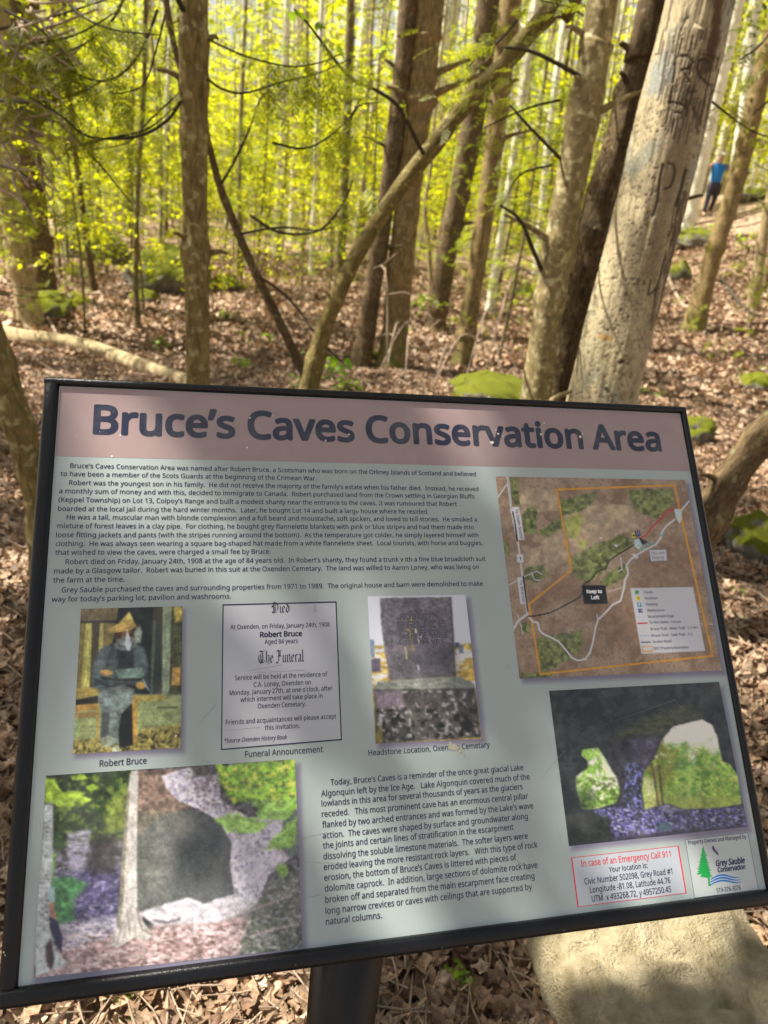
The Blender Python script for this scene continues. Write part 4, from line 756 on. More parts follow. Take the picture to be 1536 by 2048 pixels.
def extend(P, top, base=True):
    P = list(np.asarray(P, float)); d = nrm(P[0]-P[1]); 
    if base:
        for k in range(200):
            q = P[0]+d*.1*k
            if q[2] < hgt(q[0], q[1])-.05: break
        P = [q]+P
    d = nrm(nrm(P[-1]-P[-3])+np.array([0, 0, .8])); L = (top-P[-1][2])/max(d[2], .2)
    if L > 0: P += [P[-1]+d*L*.5, P[-1]+d*L+np.array([0, 0, L*.04])]
    return np.array(P)
def zdep(P): return float(((P-CAM) @ RW)[2])
def hero(name, label, cat, pts, wpx, Y, mat, top=8.5, lump=.14, seg=22, crown=True, flare=1.35, seed=0, base=True, group=None, n=9, fr=3.0, mesh=None, cz=6.4):
    P = extend(path_y(pts, Y), top, base)
    pr_ = np.array([w/2/F*zdep(at_y(x, y, Y)) for (x, y), w in zip(pts, wpx)])
    R = np.concatenate([[pr_[0]*flare] if base else [], pr_, [pr_[-1]*.7, pr_[-1]*.35] if len(P) > len(pr_)+(1 if base else 0) else []])
    org = P[0].copy(); Q = catmull(np.c_[P, R], n); rk = np.random.default_rng(seed+900); KN = rk.integers(n, len(Q)-n, 7) if n*2 < len(Q) else []; LQ = np.concatenate([[0], np.cumsum(np.linalg.norm(np.diff(Q[:, :3], axis=0), axis=1))])
    for kk in KN: Q[:, 3] *= 1+.16*np.exp(-((LQ-LQ[kk])/.045)**2)
    t = thing(name, org, label, cat, group); mb = MB(); tube(mb, Q[:, :3]-org, Q[:, 3], seg, lump, seed, fr=fr)
    for kk in KN:
        a = rk.uniform(0, 6.28); e = np.array([math.cos(a), -abs(math.sin(a))*.7, rk.uniform(.1, .5)]); c0 = Q[kk, :3]-org; rr0 = Q[kk, 3]; Ls = rk.uniform(.03, .10) if kk % 3 else rk.uniform(.2, .5); tube(mb, catmull([c0+e*rr0*.6, c0+e*(rr0+Ls*.5)+[0, 0, .01], c0+e*(rr0+Ls)], 3), np.linspace(rr0*.22, rr0*.08, 7), 6, .3, kk)
    put('trunk', mb.mesh('trunk', mat), t)
    if crown:
        c = P[-1]; own_crown(t, org, (c[0], c[1], cz+.4*(seed % 3)), 100+seed, 1.0, 62, 26)
    return t, org, Q
def branch(t, org, pts, Y, w0, w1, mat, name='branch', n=6, dz=0.0, Y2=None):
    m_ = len(pts); Ys = np.linspace(Y, Y2 if Y2 else Y, m_); P = np.array([at_y(x, y, q) for (x, y), q in zip(pts, Ys)])
    dd = Y/F; Q = catmull(np.c_[P, np.linspace(w0, w1, m_)/2*dd], n); mb = MB(); tube(mb, Q[:, :3]-org, Q[:, 3], 6, .2, 3)
    put(name, mb.mesh(name, mat), t); return Q
# flat scale-leaf sprays of white cedar
def spray_template(seed):
    r = np.random.default_rng(seed); V = []; Fq = []
    def strip(a, b, w, z=0):
        a = np.array(a); b = np.array(b); n_ = nrm([-(b-a)[1], (b-a)[0], 0])*w; k = len(V)
        V.extend([a-n_, b-n_*.4, b+n_*.4, a+n_]); Fq.append([k, k+1, k+2, k+3])
    strip((0, 0, 0), (1, 0, -.12), .012)
    for i in range(9):
        x = .08+.1*i; s = 1 if i % 2 else -1; L = .42*(1-.55*x)*r.uniform(.8, 1.1); a = r.uniform(.6, .85); p0 = np.array((x, 0, -.12*x*x)); p1 = p0+np.array((math.cos(a)*L, s*math.sin(a)*L, -.05*r.random())); strip(p0, p1, .016)
        for j in range(3):
            q = p0+(p1-p0)*(.3+.25*j); for_s = (-1, 1)
            for e in for_s: b_2 = a*s+e*.62; l2 = L*.36*(1-.2*j); strip(q, q+np.array((math.cos(b_2)*l2, math.sin(b_2)*l2, -.01)), .015)
    return np.array(V), np.array(Fq)
SP = [spray_template(i) for i in range(3)]
def sprays(mb, path, n, size, seed, droop=.5, spread=.07):
    r = np.random.default_rng(seed); path = np.asarray(path)[:, :3]; L = len(path)
    for k in range(3):
        m_ = max(1, n//3); i = r.integers(L//6, L-1, m_); P = path[i]+r.normal(0, spread, (m_, 3))*np.array([1, 1, .6])-np.array([0, 0, spread*.5])
        T_ = path[np.minimum(i+1, L-1)]-path[i]; yaw = np.arctan2(T_[:, 1], T_[:, 0])+r.normal(0, 1.0, m_)
        V, Fs = SP[k]; R = rots(yaw, np.zeros(m_), r.normal(droop, .4, m_)); tw = rots(np.zeros(m_), r.normal(0, .5, m_), np.zeros(m_))
        v, f = scatter(V, Fs, P, R @ tw, r.uniform(.6, 1.2, m_)*size); mb.add(v, f)
T1, o1, _ = hero('young_maple_tree', 'slim straight grey-green trunk rising just behind the left half of the board', 'tree', [(396, 900), (396, 760), (394, 620), (391, 480), (389, 350), (388, 200), (388, 60), (388, -30)], [47, 46, 46, 48, 50, 53, 55, 56], 3.2, B_GREY, seed=1, lump=.10, flare=1.2, fr=4)
fol = MB()
for k, (pts, w0, w1, nn) in enumerate([([(362, 203), (335, 240), (290, 268), (230, 278), (170, 270), (120, 230), (60, 195)], 7, 3, 12), ([(366, 20), (352, -10), (340, -40)], 9, 8, 0), ([(330, 30), (315, 90), (290, 165), (250, 185), (215, 186)], 4, 2, 15),
      ([(416, 78), (450, 95), (500, 115), (580, 133), (640, 125), (680, 108)], 4, 2, 36), ([(415, 158), (445, 178), (490, 186), (560, 165), (640, 145), (712, 112)], 5, 2, 40), ([(545, 285), (600, 297), (640, 285), (690, 245), (722, 198)], 5, 2, 30)]):
    Q = branch(T1, o1, pts, 3.15, w0, w1, B_TWIGD, Y2=2.9+.1*k)
    if nn: sprays(fol, Q[len(Q)//3:], int(nn*1.2), .11, k, spread=.05)
T2, o2, _ = hero('leaning_tree', 'bare crooked stem leaning far to the right across the middle of the woods', 'tree', [(600, 850), (622, 760), (645, 670), (680, 580), (720, 500), (770, 420), (820, 350), (868, 292), (905, 240), (955, 185), (1010, 125), (1070, 55), (1135, -10), (1180, -60)], [44, 38, 34, 32, 31, 31, 32, 34, 33, 33, 33, 33, 33, 33], 4.3, B_LEAN, seed=2, lump=.22, top=7.5, crown=False)
branch(T2, o2, [(846, 306), (835, 285), (800, 218), (760, 185), (700, 155), (655, 100), (622, 55), (588, 18)], 4.25, 8, 3, B_TWIGD, Y2=3.4)
lv = MB()
def maple_leaf_template():
    a = [(0, -.05), (.10, -.18), (.34, -.34), (.36, -.12), (.62, -.30), (.60, -.10), (1, 0), (.60, .10), (.62, .30), (.36, .12), (.34, .34), (.10, .18)]
    V = np.array([(x, y, -.25*abs(y)-.12*x*x) for x, y in a]+[(.3, 0, .0)]); return V, np.array([[i, (i+1) % 12, 12] for i in range(12)])
MLV, MLF = maple_leaf_template()
def leaves_at(mb, P, size, seed, droop=.6):
    r = np.random.default_rng(seed); n = len(P); v, f = scatter(MLV, MLF, np.asarray(P), rots(r.uniform(0, 6.3, n), r.normal(0, .4, n), r.normal(droop, .3, n)), r.uniform(.7, 1.2, n)*size); mb.add(v, f)
leaves_at(lv, [at_y(588, 18, 3.4), at_y(580, 22, 3.4), at_y(628, 50, 3.5), at_y(655, 82, 3.6), at_y(675, 88, 3.7), at_y(770, 90, 3.9), at_y(1090, 70, 4.2)], .075, 3)
put('foliage', lv.mesh('foliage', L_FRESH, sm=False, off=o2), T2)
T3, o3, _ = hero('thin_leaning_stem', 'thin dark stem slanting down right behind the slim grey-green trunk', 'tree', [(604, 738), (560, 645), (512, 548), (468, 445), (440, 372), (420, 300), (400, 235), (372, 165), (350, 95), (336, 25), (330, -40)], [20, 18, 17, 16, 15, 15, 14, 13, 12, 11, 10], 4.6, B_DARK, seed=3, crown=False, lump=.2, top=4)
for k, (pts, w0, w1, nn) in enumerate([([(440, 372), (470, 320), (500, 255), (520, 200), (545, 180)], 6, 2, 20), ([(468, 470), (560, 455), (640, 460), (700, 440)], 5, 2, 0), ([(375, 170), (300, 240), (255, 285), (180, 300)], 4, 2, 24), ([(500, 430), (560, 465), (640, 460), (690, 400), (705, 360)], 6, 3, 12), ([(512, 548), (580, 600), (640, 680), (700, 740)], 6, 3, 0)]):
    Q = branch(T3, o3, pts, 4.6, w0, w1, B_TWIGD, Y2=4.2)
    if nn: sprays(fol, Q, nn, .16, 30+k, spread=.07)
put('foliage', fol.mesh('foliage', L_CEDAR, sm=False, off=o1), T1)
gb = lambda px, py: ground_hit(px, py)[1]
hero('twin_trunk_tree', 'left dark stem of the two fused trunks in the middle distance', 'tree', [(722, 720), (735, 650), (757, 500), (780, 350), (798, 200), (812, 80), (822, -20)], [44, 36, 34, 34, 36, 38, 40], gb(735, 735), B_DARK, seed=4, lump=.2, top=11, flare=1.6, group=None)
hero('twin_trunk_tree', 'right broad sunlit stem of the two fused trunks in the middle distance', 'tree', [(782, 735), (790, 660), (805, 500), (820, 350), (840, 200), (852, 80), (862, -20)], [70, 52, 50, 52, 54, 56, 58], gb(790, 740)+.05, B_MOSSY, seed=5, lump=.22, top=11, flare=1.5)
hero('pale_fork_tree', 'short left fork beside the foot of the fused trunks', 'tree', [(722, 700), (738, 640), (758, 540), (772, 440), (790, 330)], [22, 20, 18, 16, 12], gb(735, 715)-.15, B_TAN, seed=6, lump=.15, top=4.2, crown=False)
hero('straight_tree', 'left of two brown upright trunks right of the leaning stem', 'tree', [(872, 640), (885, 560), (905, 450), (930, 330), (952, 210), (968, 100), (980, -20)], [44, 40, 40, 42, 44, 44, 46], gb(880, 660), B_DARK, seed=7, lump=.18, top=12)
hero('straight_tree', 'right of two brown upright trunks, with a mossy foot above the board', 'tree', [(925, 725), (935, 660), (950, 560), (972, 420), (990, 280), (1006, 140), (1026, -20)], [42, 36, 34, 36, 38, 40, 42], gb(925, 735), B_MOSSY, seed=8, lump=.2, top=12, flare=1.5)
T6, o6, _ = hero('smooth_grey_tree', 'smooth grey lichen-spotted trunk, leftmost of the three leaning trunks on the right', 'tree', [(1062, 860), (1072, 790), (1086, 690), (1104, 570), (1125, 450), (1150, 320), (1172, 200), (1192, 90), (1210, -30)], [66, 62, 58, 60, 60, 62, 62, 62, 62], 3.9, B_SMOOTH, seed=9, lump=.10, flare=1.2)
branch(T6, o6, [(1092, 560), (1066, 500), (1040, 440), (1000, 410)], 3.9, 10, 4, B_TWIGD, Y2=3.7); branch(T6, o6, [(1128, 325), (1060, 255), (1020, 210)], 3.9, 7, 3, B_TWIGD, Y2=3.6); branch(T6, o6, [(1180, 165), (1120, 130), (1060, 102), (1010, 95)], 3.9, 9, 4, B_TWIGD, Y2=3.6)
T7, o7, _ = hero('rough_brown_tree', 'dark rough-barked trunk between the smooth grey and the big pale trunk', 'tree', [(1098, 860), (1114, 790), (1136, 690), (1162, 590), (1180, 490), (1200, 400), (1234, 300), (1262, 200), (1290, 100), (1316, -30)], [66, 58, 56, 58, 58, 60, 62, 62, 62, 62], 4.1, B_DARK, seed=10, lump=.26, flare=1.2, fr=4)
hero('slanting_tree', 'mossy-footed thin trunk leaning right beside the distant walker', 'tree', [(1388, 650), (1410, 570), (1436, 480), (1462, 400), (1486, 310), (1512, 200), (1538, 90), (1560, 0)], [46, 36, 34, 34, 34, 34, 32, 32], gb(1385, 660), B_MOSSY, seed=11, lump=.2, top=10)
hero('slanting_tree', 'pale thin trunk leaning out past the right edge of the picture', 'tree', [(1506, 612), (1516, 540), (1532, 450), (1552, 350)], [26, 22, 20, 20], gb(1506, 620), B_TAN, seed=12, top=9)
hero('fallen_leaning_tree', 'mossy brown trunk leaning from behind the board out past the right edge', 'tree', [(1375, 1110), (1412, 1040), (1452, 975), (1500, 905), (1548, 845), (1640, 730)], [72, 66, 62, 60, 62, 62], 3.0, B_DARK, seed=13, lump=.28, top=4.2, crown=False, flare=1.1)
hero('near_stem', 'grey stem curving in from the left edge beside the board', 'tree', [(96, 1150), (80, 1010), (52, 900), (22, 800), (-8, 700), (-40, 600), (-60, 450)], [62, 58, 56, 54, 52, 50, 46], 2.6, B_GREY, seed=14, lump=.16, flare=1.1)
T12, o12, _ = hero('cedar_tree', 'peeling pale brown cedar trunk at the left edge', 'tree', [(62, 640), (50, 570), (34, 480), (20, 400), (10, 300), (2, 180), (-6, 60), (-10, -20)], [54, 46, 44, 44, 44, 46, 46, 46], gb(60, 645), B_TAN, seed=15, lump=.3, flare=1.3)
hero('cedar_tree', 'dark shaded cedar trunk just right of the peeling pale one', 'tree', [(80, 590), (72, 500), (62, 400), (52, 280), (44, 150), (40, 0)], [72, 58, 56, 58, 60, 60], gb(80, 600), B_DARK, seed=16, lump=.3)
for nm, lb, pts, w, gy_, mt in (('thin_tree', 'thin dark leafless stem left of the slim trunk', [(276, 655), (272, 560), (274, 430), (280, 300), (288, 170), (292, 0)], [14, 11, 10, 10, 10, 10], 660, B_STEM), ('thin_tree', 'thin crooked dark stem near the cedars', [(188, 580), (172, 470), (160, 380), (150, 300), (140, 200), (132, 60)], [16, 13, 12, 12, 11, 10], 590, B_DARK),
     ('thin_tree', 'slender grey stem behind the leaning tree', [(668, 640), (678, 560), (686, 440), (692, 300), (697, 150), (702, -10)], [20, 18, 17, 17, 17, 16], 600, B_STEM), ('thin_tree', 'thin twisted pale stem between the fused and the brown trunks', [(862, 600), (858, 500), (850, 420), (862, 330), (868, 250)], [10, 9, 8, 7, 6], 610, B_TAN)):
    hero(nm, lb, 'tree', pts, w, gb(pts[0][0], gy_), mt, seed=len(lb), lump=.2, seg=8, crown=False, top=7)
for k, (pts, w, gy_) in enumerate((([(622, 560), (628, 430), (634, 250), (640, 100), (645, -10)], [12, 11, 10, 10, 10], 560), ([(688, 480), (704, 330), (716, 200), (730, 60), (738, -10)], [34, 28, 26, 26, 26], 482), ([(845, 480), (862, 330), (880, 200), (896, 80), (908, -10)], [30, 28, 30, 32, 34], 486),
      ([(1122, 500), (1150, 400), (1180, 280), (1205, 150), (1230, 0)], [30, 28, 28, 28, 28], 505), ([(1375, 440), (1400, 330), (1425, 220), (1450, 110), (1475, 0)], [34, 32, 30, 30, 30], 452), ([(1455, 430), (1470, 330), (1485, 230), (1500, 120), (1515, 0)], [20, 18, 18, 18, 18], 440), ([(762, 500), (775, 350), (790, 200), (800, 0)], [14, 12, 12, 12], 500), ([(1000, 520), (1020, 400), (1045, 250), (1070, 60)], [16, 15, 15, 15], 510))):
    lbs = ['very thin white stem in the distance left of the leaning tree', 'bright white trunk in the distance left of the fused trunks', 'wide pale sunlit trunk in the distance right of the fused trunks', 'pale sunlit trunk seen between the smooth grey and the rough brown trunk', 'white sunlit trunk just right of the big pale tree', 'pale trunk behind the distant walker', 'thin white stem just left of the fused trunks', 'pale thin stem in the distance left of the smooth grey trunk']
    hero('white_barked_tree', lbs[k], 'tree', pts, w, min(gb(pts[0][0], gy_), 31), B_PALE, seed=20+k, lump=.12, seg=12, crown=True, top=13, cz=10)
# cedar twigs and sprays at the upper left
fol = MB(); r_ = np.random.default_rng(3)
for k in range(60):
    x0, y0 = r_.uniform(-30, 90), r_.uniform(-20, 380); L = r_.uniform(40, 130); a = r_.uniform(-.7, 1.9)
    pts = [(x0+L*t*math.cos(a)+14*math.sin(t*3+k), y0+L*t*math.sin(a)*.8+34*t*t*(1 if k % 2 else -.6)) for t in (0, .3, .6, 1)]
    Q = branch(T12, o12, pts, 3.3, 6, 3, B_TWIG, 'twig', 4, Y2=3.0)
for k, pts in enumerate([[(250, -8), (225, 40), (182, 80), (130, 105), (100, 112)], [(315, 20), (290, 85), (262, 130), (225, 158), (185, 160), (140, 140), (112, 112), (80, 75)], [(-10, 120), (60, 90), (150, 70), (240, 20)], [(-10, 60), (80, 40), (180, 10), (260, -20)], [(0, 200), (70, 205), (150, 190), (200, 165)], [(10, 20), (80, 60), (130, 110), (175, 180)], [(0, 330), (50, 350), (90, 390)], [(20, 100), (70, 150), (95, 215), (110, 260)], [(120, -20), (160, 30), (230, 60), (320, 70)], [(40, 215), (120, 250), (200, 330), (265, 410)], [(130, 300), (200, 280), (290, 260), (350, 215)]]):
    Q = branch(T12, o12, pts, 3.5-.1*(k % 3), 6, 2, B_TWIGD, 'branch', 6, Y2=3.1); sprays(fol, Q, 75 if k in (2, 3, 5, 7) else (20 if k > 7 else 44), .115, 60+k, spread=.10)
put('foliage', fol.mesh('foliage', L_CEDAR, sm=False, off=o12), T12)
# cedar sprays of the right side hanging from the leaning trunks
fol = MB()
for k, (pts, n_) in enumerate([([(1050, 20), (1000, 80), (960, 110), (930, 140)], 22), ([(1120, 200), (1060, 215), (1000, 240), (960, 260)], 20), ([(1105, 330), (1040, 350), (1000, 420)], 14), ([(1330, 120), (1420, 200), (1500, 260), (1560, 280)], 0), ([(1560, 40), (1520, 90), (1480, 120)], 26), ([(1580, 180), (1540, 200), (1505, 230)], 14), ([(700, 240), (720, 210), (760, 205)], 16), ([(1200, 60), (1150, 20), (1080, 0)], 20)]):
    Q = branch(T6, o6, pts, 4.2, 5, 2, B_TWIGD, Y2=4.0)
    if n_: sprays(fol, Q, int(n_*1.8), .12, 90+k, spread=.13)
put('foliage', fol.mesh('foliage', L_CEDAR, sm=False, off=o6), T6)

# ---- the big pale tree with scarred bark, its print of cracks and lichen laid on the trunk itself
P8 = [(1180, 960), (1195, 850), (1210, 770), (1240, 650), (1272, 530), (1302, 410), (1330, 290), (1356, 180), (1382, 80), (1408, -30)]
W8 = [158, 146, 140, 138, 138, 140, 140, 138, 138, 138]; Y8 = 3.75
Pb = extend(path_y(P8, Y8), 8.5); R8 = np.array([w*.97/2/F*zdep(at_y(x, y, Y8)) for (x, y), w in zip(P8, W8)]); R8 = np.concatenate([[R8[0]*1.3], R8, [R8[-1]*.7, R8[-1]*.35]])
Q8 = catmull(np.c_[Pb, R8], 50); o8 = Pb[0].copy(); mb = MB(); tube(mb, Q8[:, :3], Q8[:, 3], 220, .10, 77, cap=False, fr=2.5)
V8 = np.vstack(mb.V); F8 = np.vstack(mb.F); U8 = np.vstack(mb.U); qc = (V8-CAM) @ RW
class TrunkArt(Art):
    def __init__(s): pass
A8 = TrunkArt(); A8.X = qc[:, 0]/qc[:, 2]*F+768; A8.Y = qc[:, 1]/qc[:, 2]*F+1024; front = V8[:, 1] < np.repeat(Q8[:, 1], 221)+.01
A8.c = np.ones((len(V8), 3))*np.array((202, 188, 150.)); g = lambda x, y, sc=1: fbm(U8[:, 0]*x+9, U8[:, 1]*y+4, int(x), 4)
A8.c *= (1+(g(14, 6)-.5)*.35)[:, None]; A8.blend(smooth(.60, .70, g(9, 5))*.55, (176, 182, 168)); A8.blend(smooth(.60, .70, g(60, 26))*.35, (124, 108, 80)); A8.blend(smooth(.66, .70, g(150, 90))*.7, (66, 56, 44))
fm = front.astype(float)
def on(P, w, col, a=1, soft=2): c0 = A8.c.copy(); A8.line(P, w, col, a, soft); A8.c = np.where(front[:, None], A8.c, c0)
def onp(P, col, soft=6, a=1): c0 = A8.c.copy(); A8.poly(P, col, soft, 0, 20, 1, 5, a); A8.c = np.where(front[:, None], A8.c, c0)
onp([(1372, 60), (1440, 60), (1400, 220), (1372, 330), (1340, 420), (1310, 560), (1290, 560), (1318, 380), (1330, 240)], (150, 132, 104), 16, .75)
onp([(1340, 90), (1300, 140), (1290, 190), (1320, 190), (1350, 150)], (160, 168, 166), 10, .8); onp([(1250, 330), (1300, 280), (1330, 285), (1310, 310), (1262, 360)], (150, 154, 140), 10, .7)
onp([(1430, -10), (1446, 0), (1440, 60), (1428, 120), (1414, 120), (1424, 50)], (92, 60, 34), 4, .95); onp([(1415, 100), (1440, 60), (1425, 140), (1405, 150)], (80, 54, 34), 5, .9)
DK = (38, 27, 18)
for P_, w_2 in (([(1352, 112), (1350, 140), (1346, 165)], 5), ([(1362, 112), (1376, 112), (1386, 124), (1378, 136), (1364, 140), (1372, 152), (1380, 164)], 6), ([(1412, 118), (1400, 120), (1394, 135), (1400, 152), (1412, 164), (1420, 170)], 6), ([(1344, 180), (1340, 204)], 5), ([(1380, 172), (1376, 186), (1392, 182)], 5), ([(1338, 204), (1362, 208), (1374, 214)], 6), ([(1352, 224), (1362, 226)], 5), ([(1374, 200), (1372, 220)], 4), ([(1388, 215), (1392, 232)], 5), ([(1400, 120), (1408, 118), (1424, 128)], 4),
     ([(1336, 326), (1348, 330), (1350, 345), (1346, 362), (1340, 374), (1330, 378)], 5), ([(1326, 330), (1320, 360), (1316, 400), (1308, 430)], 7), ([(1362, 60), (1368, 40), (1376, 34)], 7), ([(1344, 0), (1338, 30), (1332, 60)], 3), ([(1372, 340), (1362, 380), (1352, 410)], 8), ([(1302, 560), (1296, 590), (1306, 584), (1318, 576)], 4), ([(1240, 726), (1246, 722)], 9), ([(1212, 778), (1216, 784)], 8)): on(P_, w_2*.8, DK, .88)
r_ = np.random.default_rng(8)
for k in range(110):
    x, y = r_.uniform(1325, 1440), r_.uniform(40, 260); L = r_.uniform(15, 60); on([(x, y), (x-L*.22, y+L)], r_.uniform(1.2, 3), (58, 44, 30), .85, 1)
for k in range(110):
    y = r_.uniform(380, 640); x = 1262+(620-y)*.225+r_.uniform(40, 68); L = r_.uniform(10, 40); on([(x, y), (x-L*.22, y+L)], r_.uniform(1.2, 2.6), (70, 52, 34), .8, 1)
for k in range(120):
    y = r_.uniform(440, 760); x = 1250+(650-y)*.22+r_.uniform(-60, 40); on([(x, y), (x+r_.uniform(4, 12), y-1)], 2, (120, 102, 70), .6, 1)
on([(1201, 672), (1210, 675), (1222, 678)], 9, (196, 150, 70), .8, 2); on([(1372, 385), (1362, 430), (1352, 480)], 6, (120, 96, 66), .5, 4)
N8 = np.cross(np.gradient(Q8[:, :3], axis=0), [0, 0, 1.]); cen = np.repeat(Q8[:, :3], 221, 0); out = V8-cen; lum = A8.c.mean(1); depth = np.clip((150-lum)/110, 0, 1)*.0045
V8 = V8-out/np.linalg.norm(out, axis=1)[:, None]*depth[:, None]
m, t, p = newmat('bark_scarred_pale'); c = N(t, 'VertexColor', _layer_name='Col').outputs[0]; tc = N(t, 'TexCoord'); nn_ = noise(t, mapping(t, tc.outputs['UV'], (1, .4, 1)), 120, 4, .7)
c = mixc(t, ramp(t, nn_, [(.35, (.55, .55, .55)), (.6, (0, 0, 0))]), c, (.10, .075, .045)); t.links.new(c, p.inputs['Base Color']); p.inputs['Roughness'].default_value = .8; bump(t, p, nn_, .5, .006)
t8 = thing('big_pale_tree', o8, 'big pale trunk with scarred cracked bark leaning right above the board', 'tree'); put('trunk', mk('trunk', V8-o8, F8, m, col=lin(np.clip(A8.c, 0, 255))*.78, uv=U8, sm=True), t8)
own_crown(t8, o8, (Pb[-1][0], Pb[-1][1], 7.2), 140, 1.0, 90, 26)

# ------------------------------------------------------------------ the woods behind
def far_trunk(seed, mat):
    r = np.random.default_rng(seed); H = 15; z = np.linspace(-.3, H, 10); b = r.normal(0, .10, 2); ph = r.uniform(0, 6)
    P = np.stack([b[0]*z*.25+.07*np.sin(z*.5+ph), b[1]*z*.25+.07*np.cos(z*.6+ph), z], -1); R = .085*(1-.045*z); R[0] *= 1.5
    mb = MB(); Q = catmull(np.c_[P, R], 3); tube(mb, Q[:, :3], Q[:, 3], 9, .22, seed)
    for k in range(14):
        h = r.uniform(1.2, 12); a = r.uniform(0, 6.28); L = r.uniform(.4, 1.6); q = np.array([np.interp(h, Q[:, 2], Q[:, 0]), np.interp(h, Q[:, 2], Q[:, 1]), h])
        e = np.array([math.cos(a)*L, math.sin(a)*L, r.uniform(-.1, .7)*L]); tube(mb, [q, q+e*.5+[0, 0, .08], q+e], [.014, .009, .004], 4, cap=False)
    return mb.mesh('trunk', mat)
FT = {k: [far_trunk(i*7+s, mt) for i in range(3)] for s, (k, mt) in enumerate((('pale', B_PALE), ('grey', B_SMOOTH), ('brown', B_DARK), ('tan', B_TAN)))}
placed = []
def free(x, y, d): 
    for a, b in placed:
        if (a-x)**2+(b-y)**2 < d*d: return False
    placed.append((x, y)); return True
def px_of(P): q = (np.asarray(P)-CAM) @ RW; return q[0]/q[2]*F+768, q[1]/q[2]*F+1024, q[2]
LM = [(0, 'behind the cedar trunks'), (110, 'just right of the cedar trunks'), (190, 'between the cedars and the slim trunk'), (300, 'just left of the slim grey-green trunk'), (420, 'just right of the slim grey-green trunk'), (520, 'left of the leaning stem’s foot'), (610, 'above the leaning stem’s foot'), (700, 'left of the fused trunks'), (800, 'behind the fused trunks'), (880, 'between the fused and the brown trunks'), (960, 'behind the two brown trunks'), (1040, 'left of the smooth grey trunk'), (1120, 'behind the smooth grey trunk'), (1200, 'behind the rough brown trunk'), (1290, 'behind the big pale tree'), (1390, 'just right of the big pale tree'), (1470, 'near the right edge of the picture')]
def where(qx, z, top=2.0):
    return min(LM, key=lambda a: abs(a[0]-qx))[1]
def dist_word(d): return 'middle-distance' if d < 18 else ('distant' if d < 28 else ('far-off' if d < 39 else 'very far-off'))
LBL = {'pale': 'pale sunlit trunk standing {} among the trees {}', 'grey': 'smooth grey trunk standing {} among the trees {}', 'brown': 'dark brown trunk standing {} among the trees {}', 'tan': 'light brown trunk standing {} among the trees {}'}
r_ = np.random.default_rng(21); cnt = 0
for k in range(900):
    if cnt >= 120: break
    th = r_.uniform(-34, 36); d = 8+48*r_.random()**.75; x = d*math.sin(math.radians(th)); y = d*math.cos(math.radians(th))
    if not free(x, y, 1.5): continue
    z = float(hgt(x, y)); qx, qy, qz = px_of((x, y, z))
    if d < 14 : continue
    if 1270 < qx < 1490 and d < 32: continue
    kind = r_.choice(['pale', 'grey', 'brown', 'tan'], p=[.46, .16, .16, .22]); s = r_.uniform(.7, 1.35) if d > 20 else r_.uniform(.5, .9)
    side = 'at the left' if qx < 520 else ('in the middle' if qx < 1020 else 'at the right'); dep = 'in the middle distance' if d < 22 else ('in the far distance' if d > 36 else 'in the distance')
    t = thing('forest_tree', (x, y, z), '{} {} trunk seen {}'.format(dist_word(d), {'pale': 'pale sunlit', 'grey': 'smooth grey', 'brown': 'dark brown', 'tan': 'light brown'}[kind], where(qx, qz)), 'tree', 'tree trunks of the woods behind the board', r_.uniform(0, 6.28))
    t.rotation_euler = (r_.normal(0, .035), r_.normal(0, .035), r_.uniform(0, 6.28))
    o = put('trunk', FT[kind][int(r_.integers(3))], t); o.scale = (s, s, 1)
    if 16 < d < 40 and r_.random() < .16: c = put('crown', CROWNS[int(r_.integers(3))], t, (0, 0, 11+r_.uniform(-1, 1))); c.scale = (1.25, 1.25, 1.2); props(c, kind='stuff')
    cnt += 1
# unseen trees added beside and behind the viewer to throw the dappled shade
SHADE = [(-4.7, .5, 7.2), (-3.6, .45, 5.8), (-6.4, 2.3, 8.6), (-8.4, 4.6, 9.5), (-5.6, 5.4, 8.2), (-9.8, .6, 10.5), (-5.0, -.9, 8.4), (-8.2, 7.6, 9), (-11.5, 6.5, 10)]
for k, (x, y, h) in enumerate(SHADE):
    z = float(hgt(x, y)); t = thing('forest_tree', (x, y, z), 'unseen tree added left of the board to throw dappled shade', 'tree', 'trees around the board shading it', k*1.1)
    o = put('trunk', FT['grey'][k % 3], t); o.scale = (.8, .8, .72); t.rotation_euler = (0, 0, 0); own_crown(t, (x, y, z), (x, y, z+h), 200+k, 1.05, 165 if k < 3 else 110, 34)

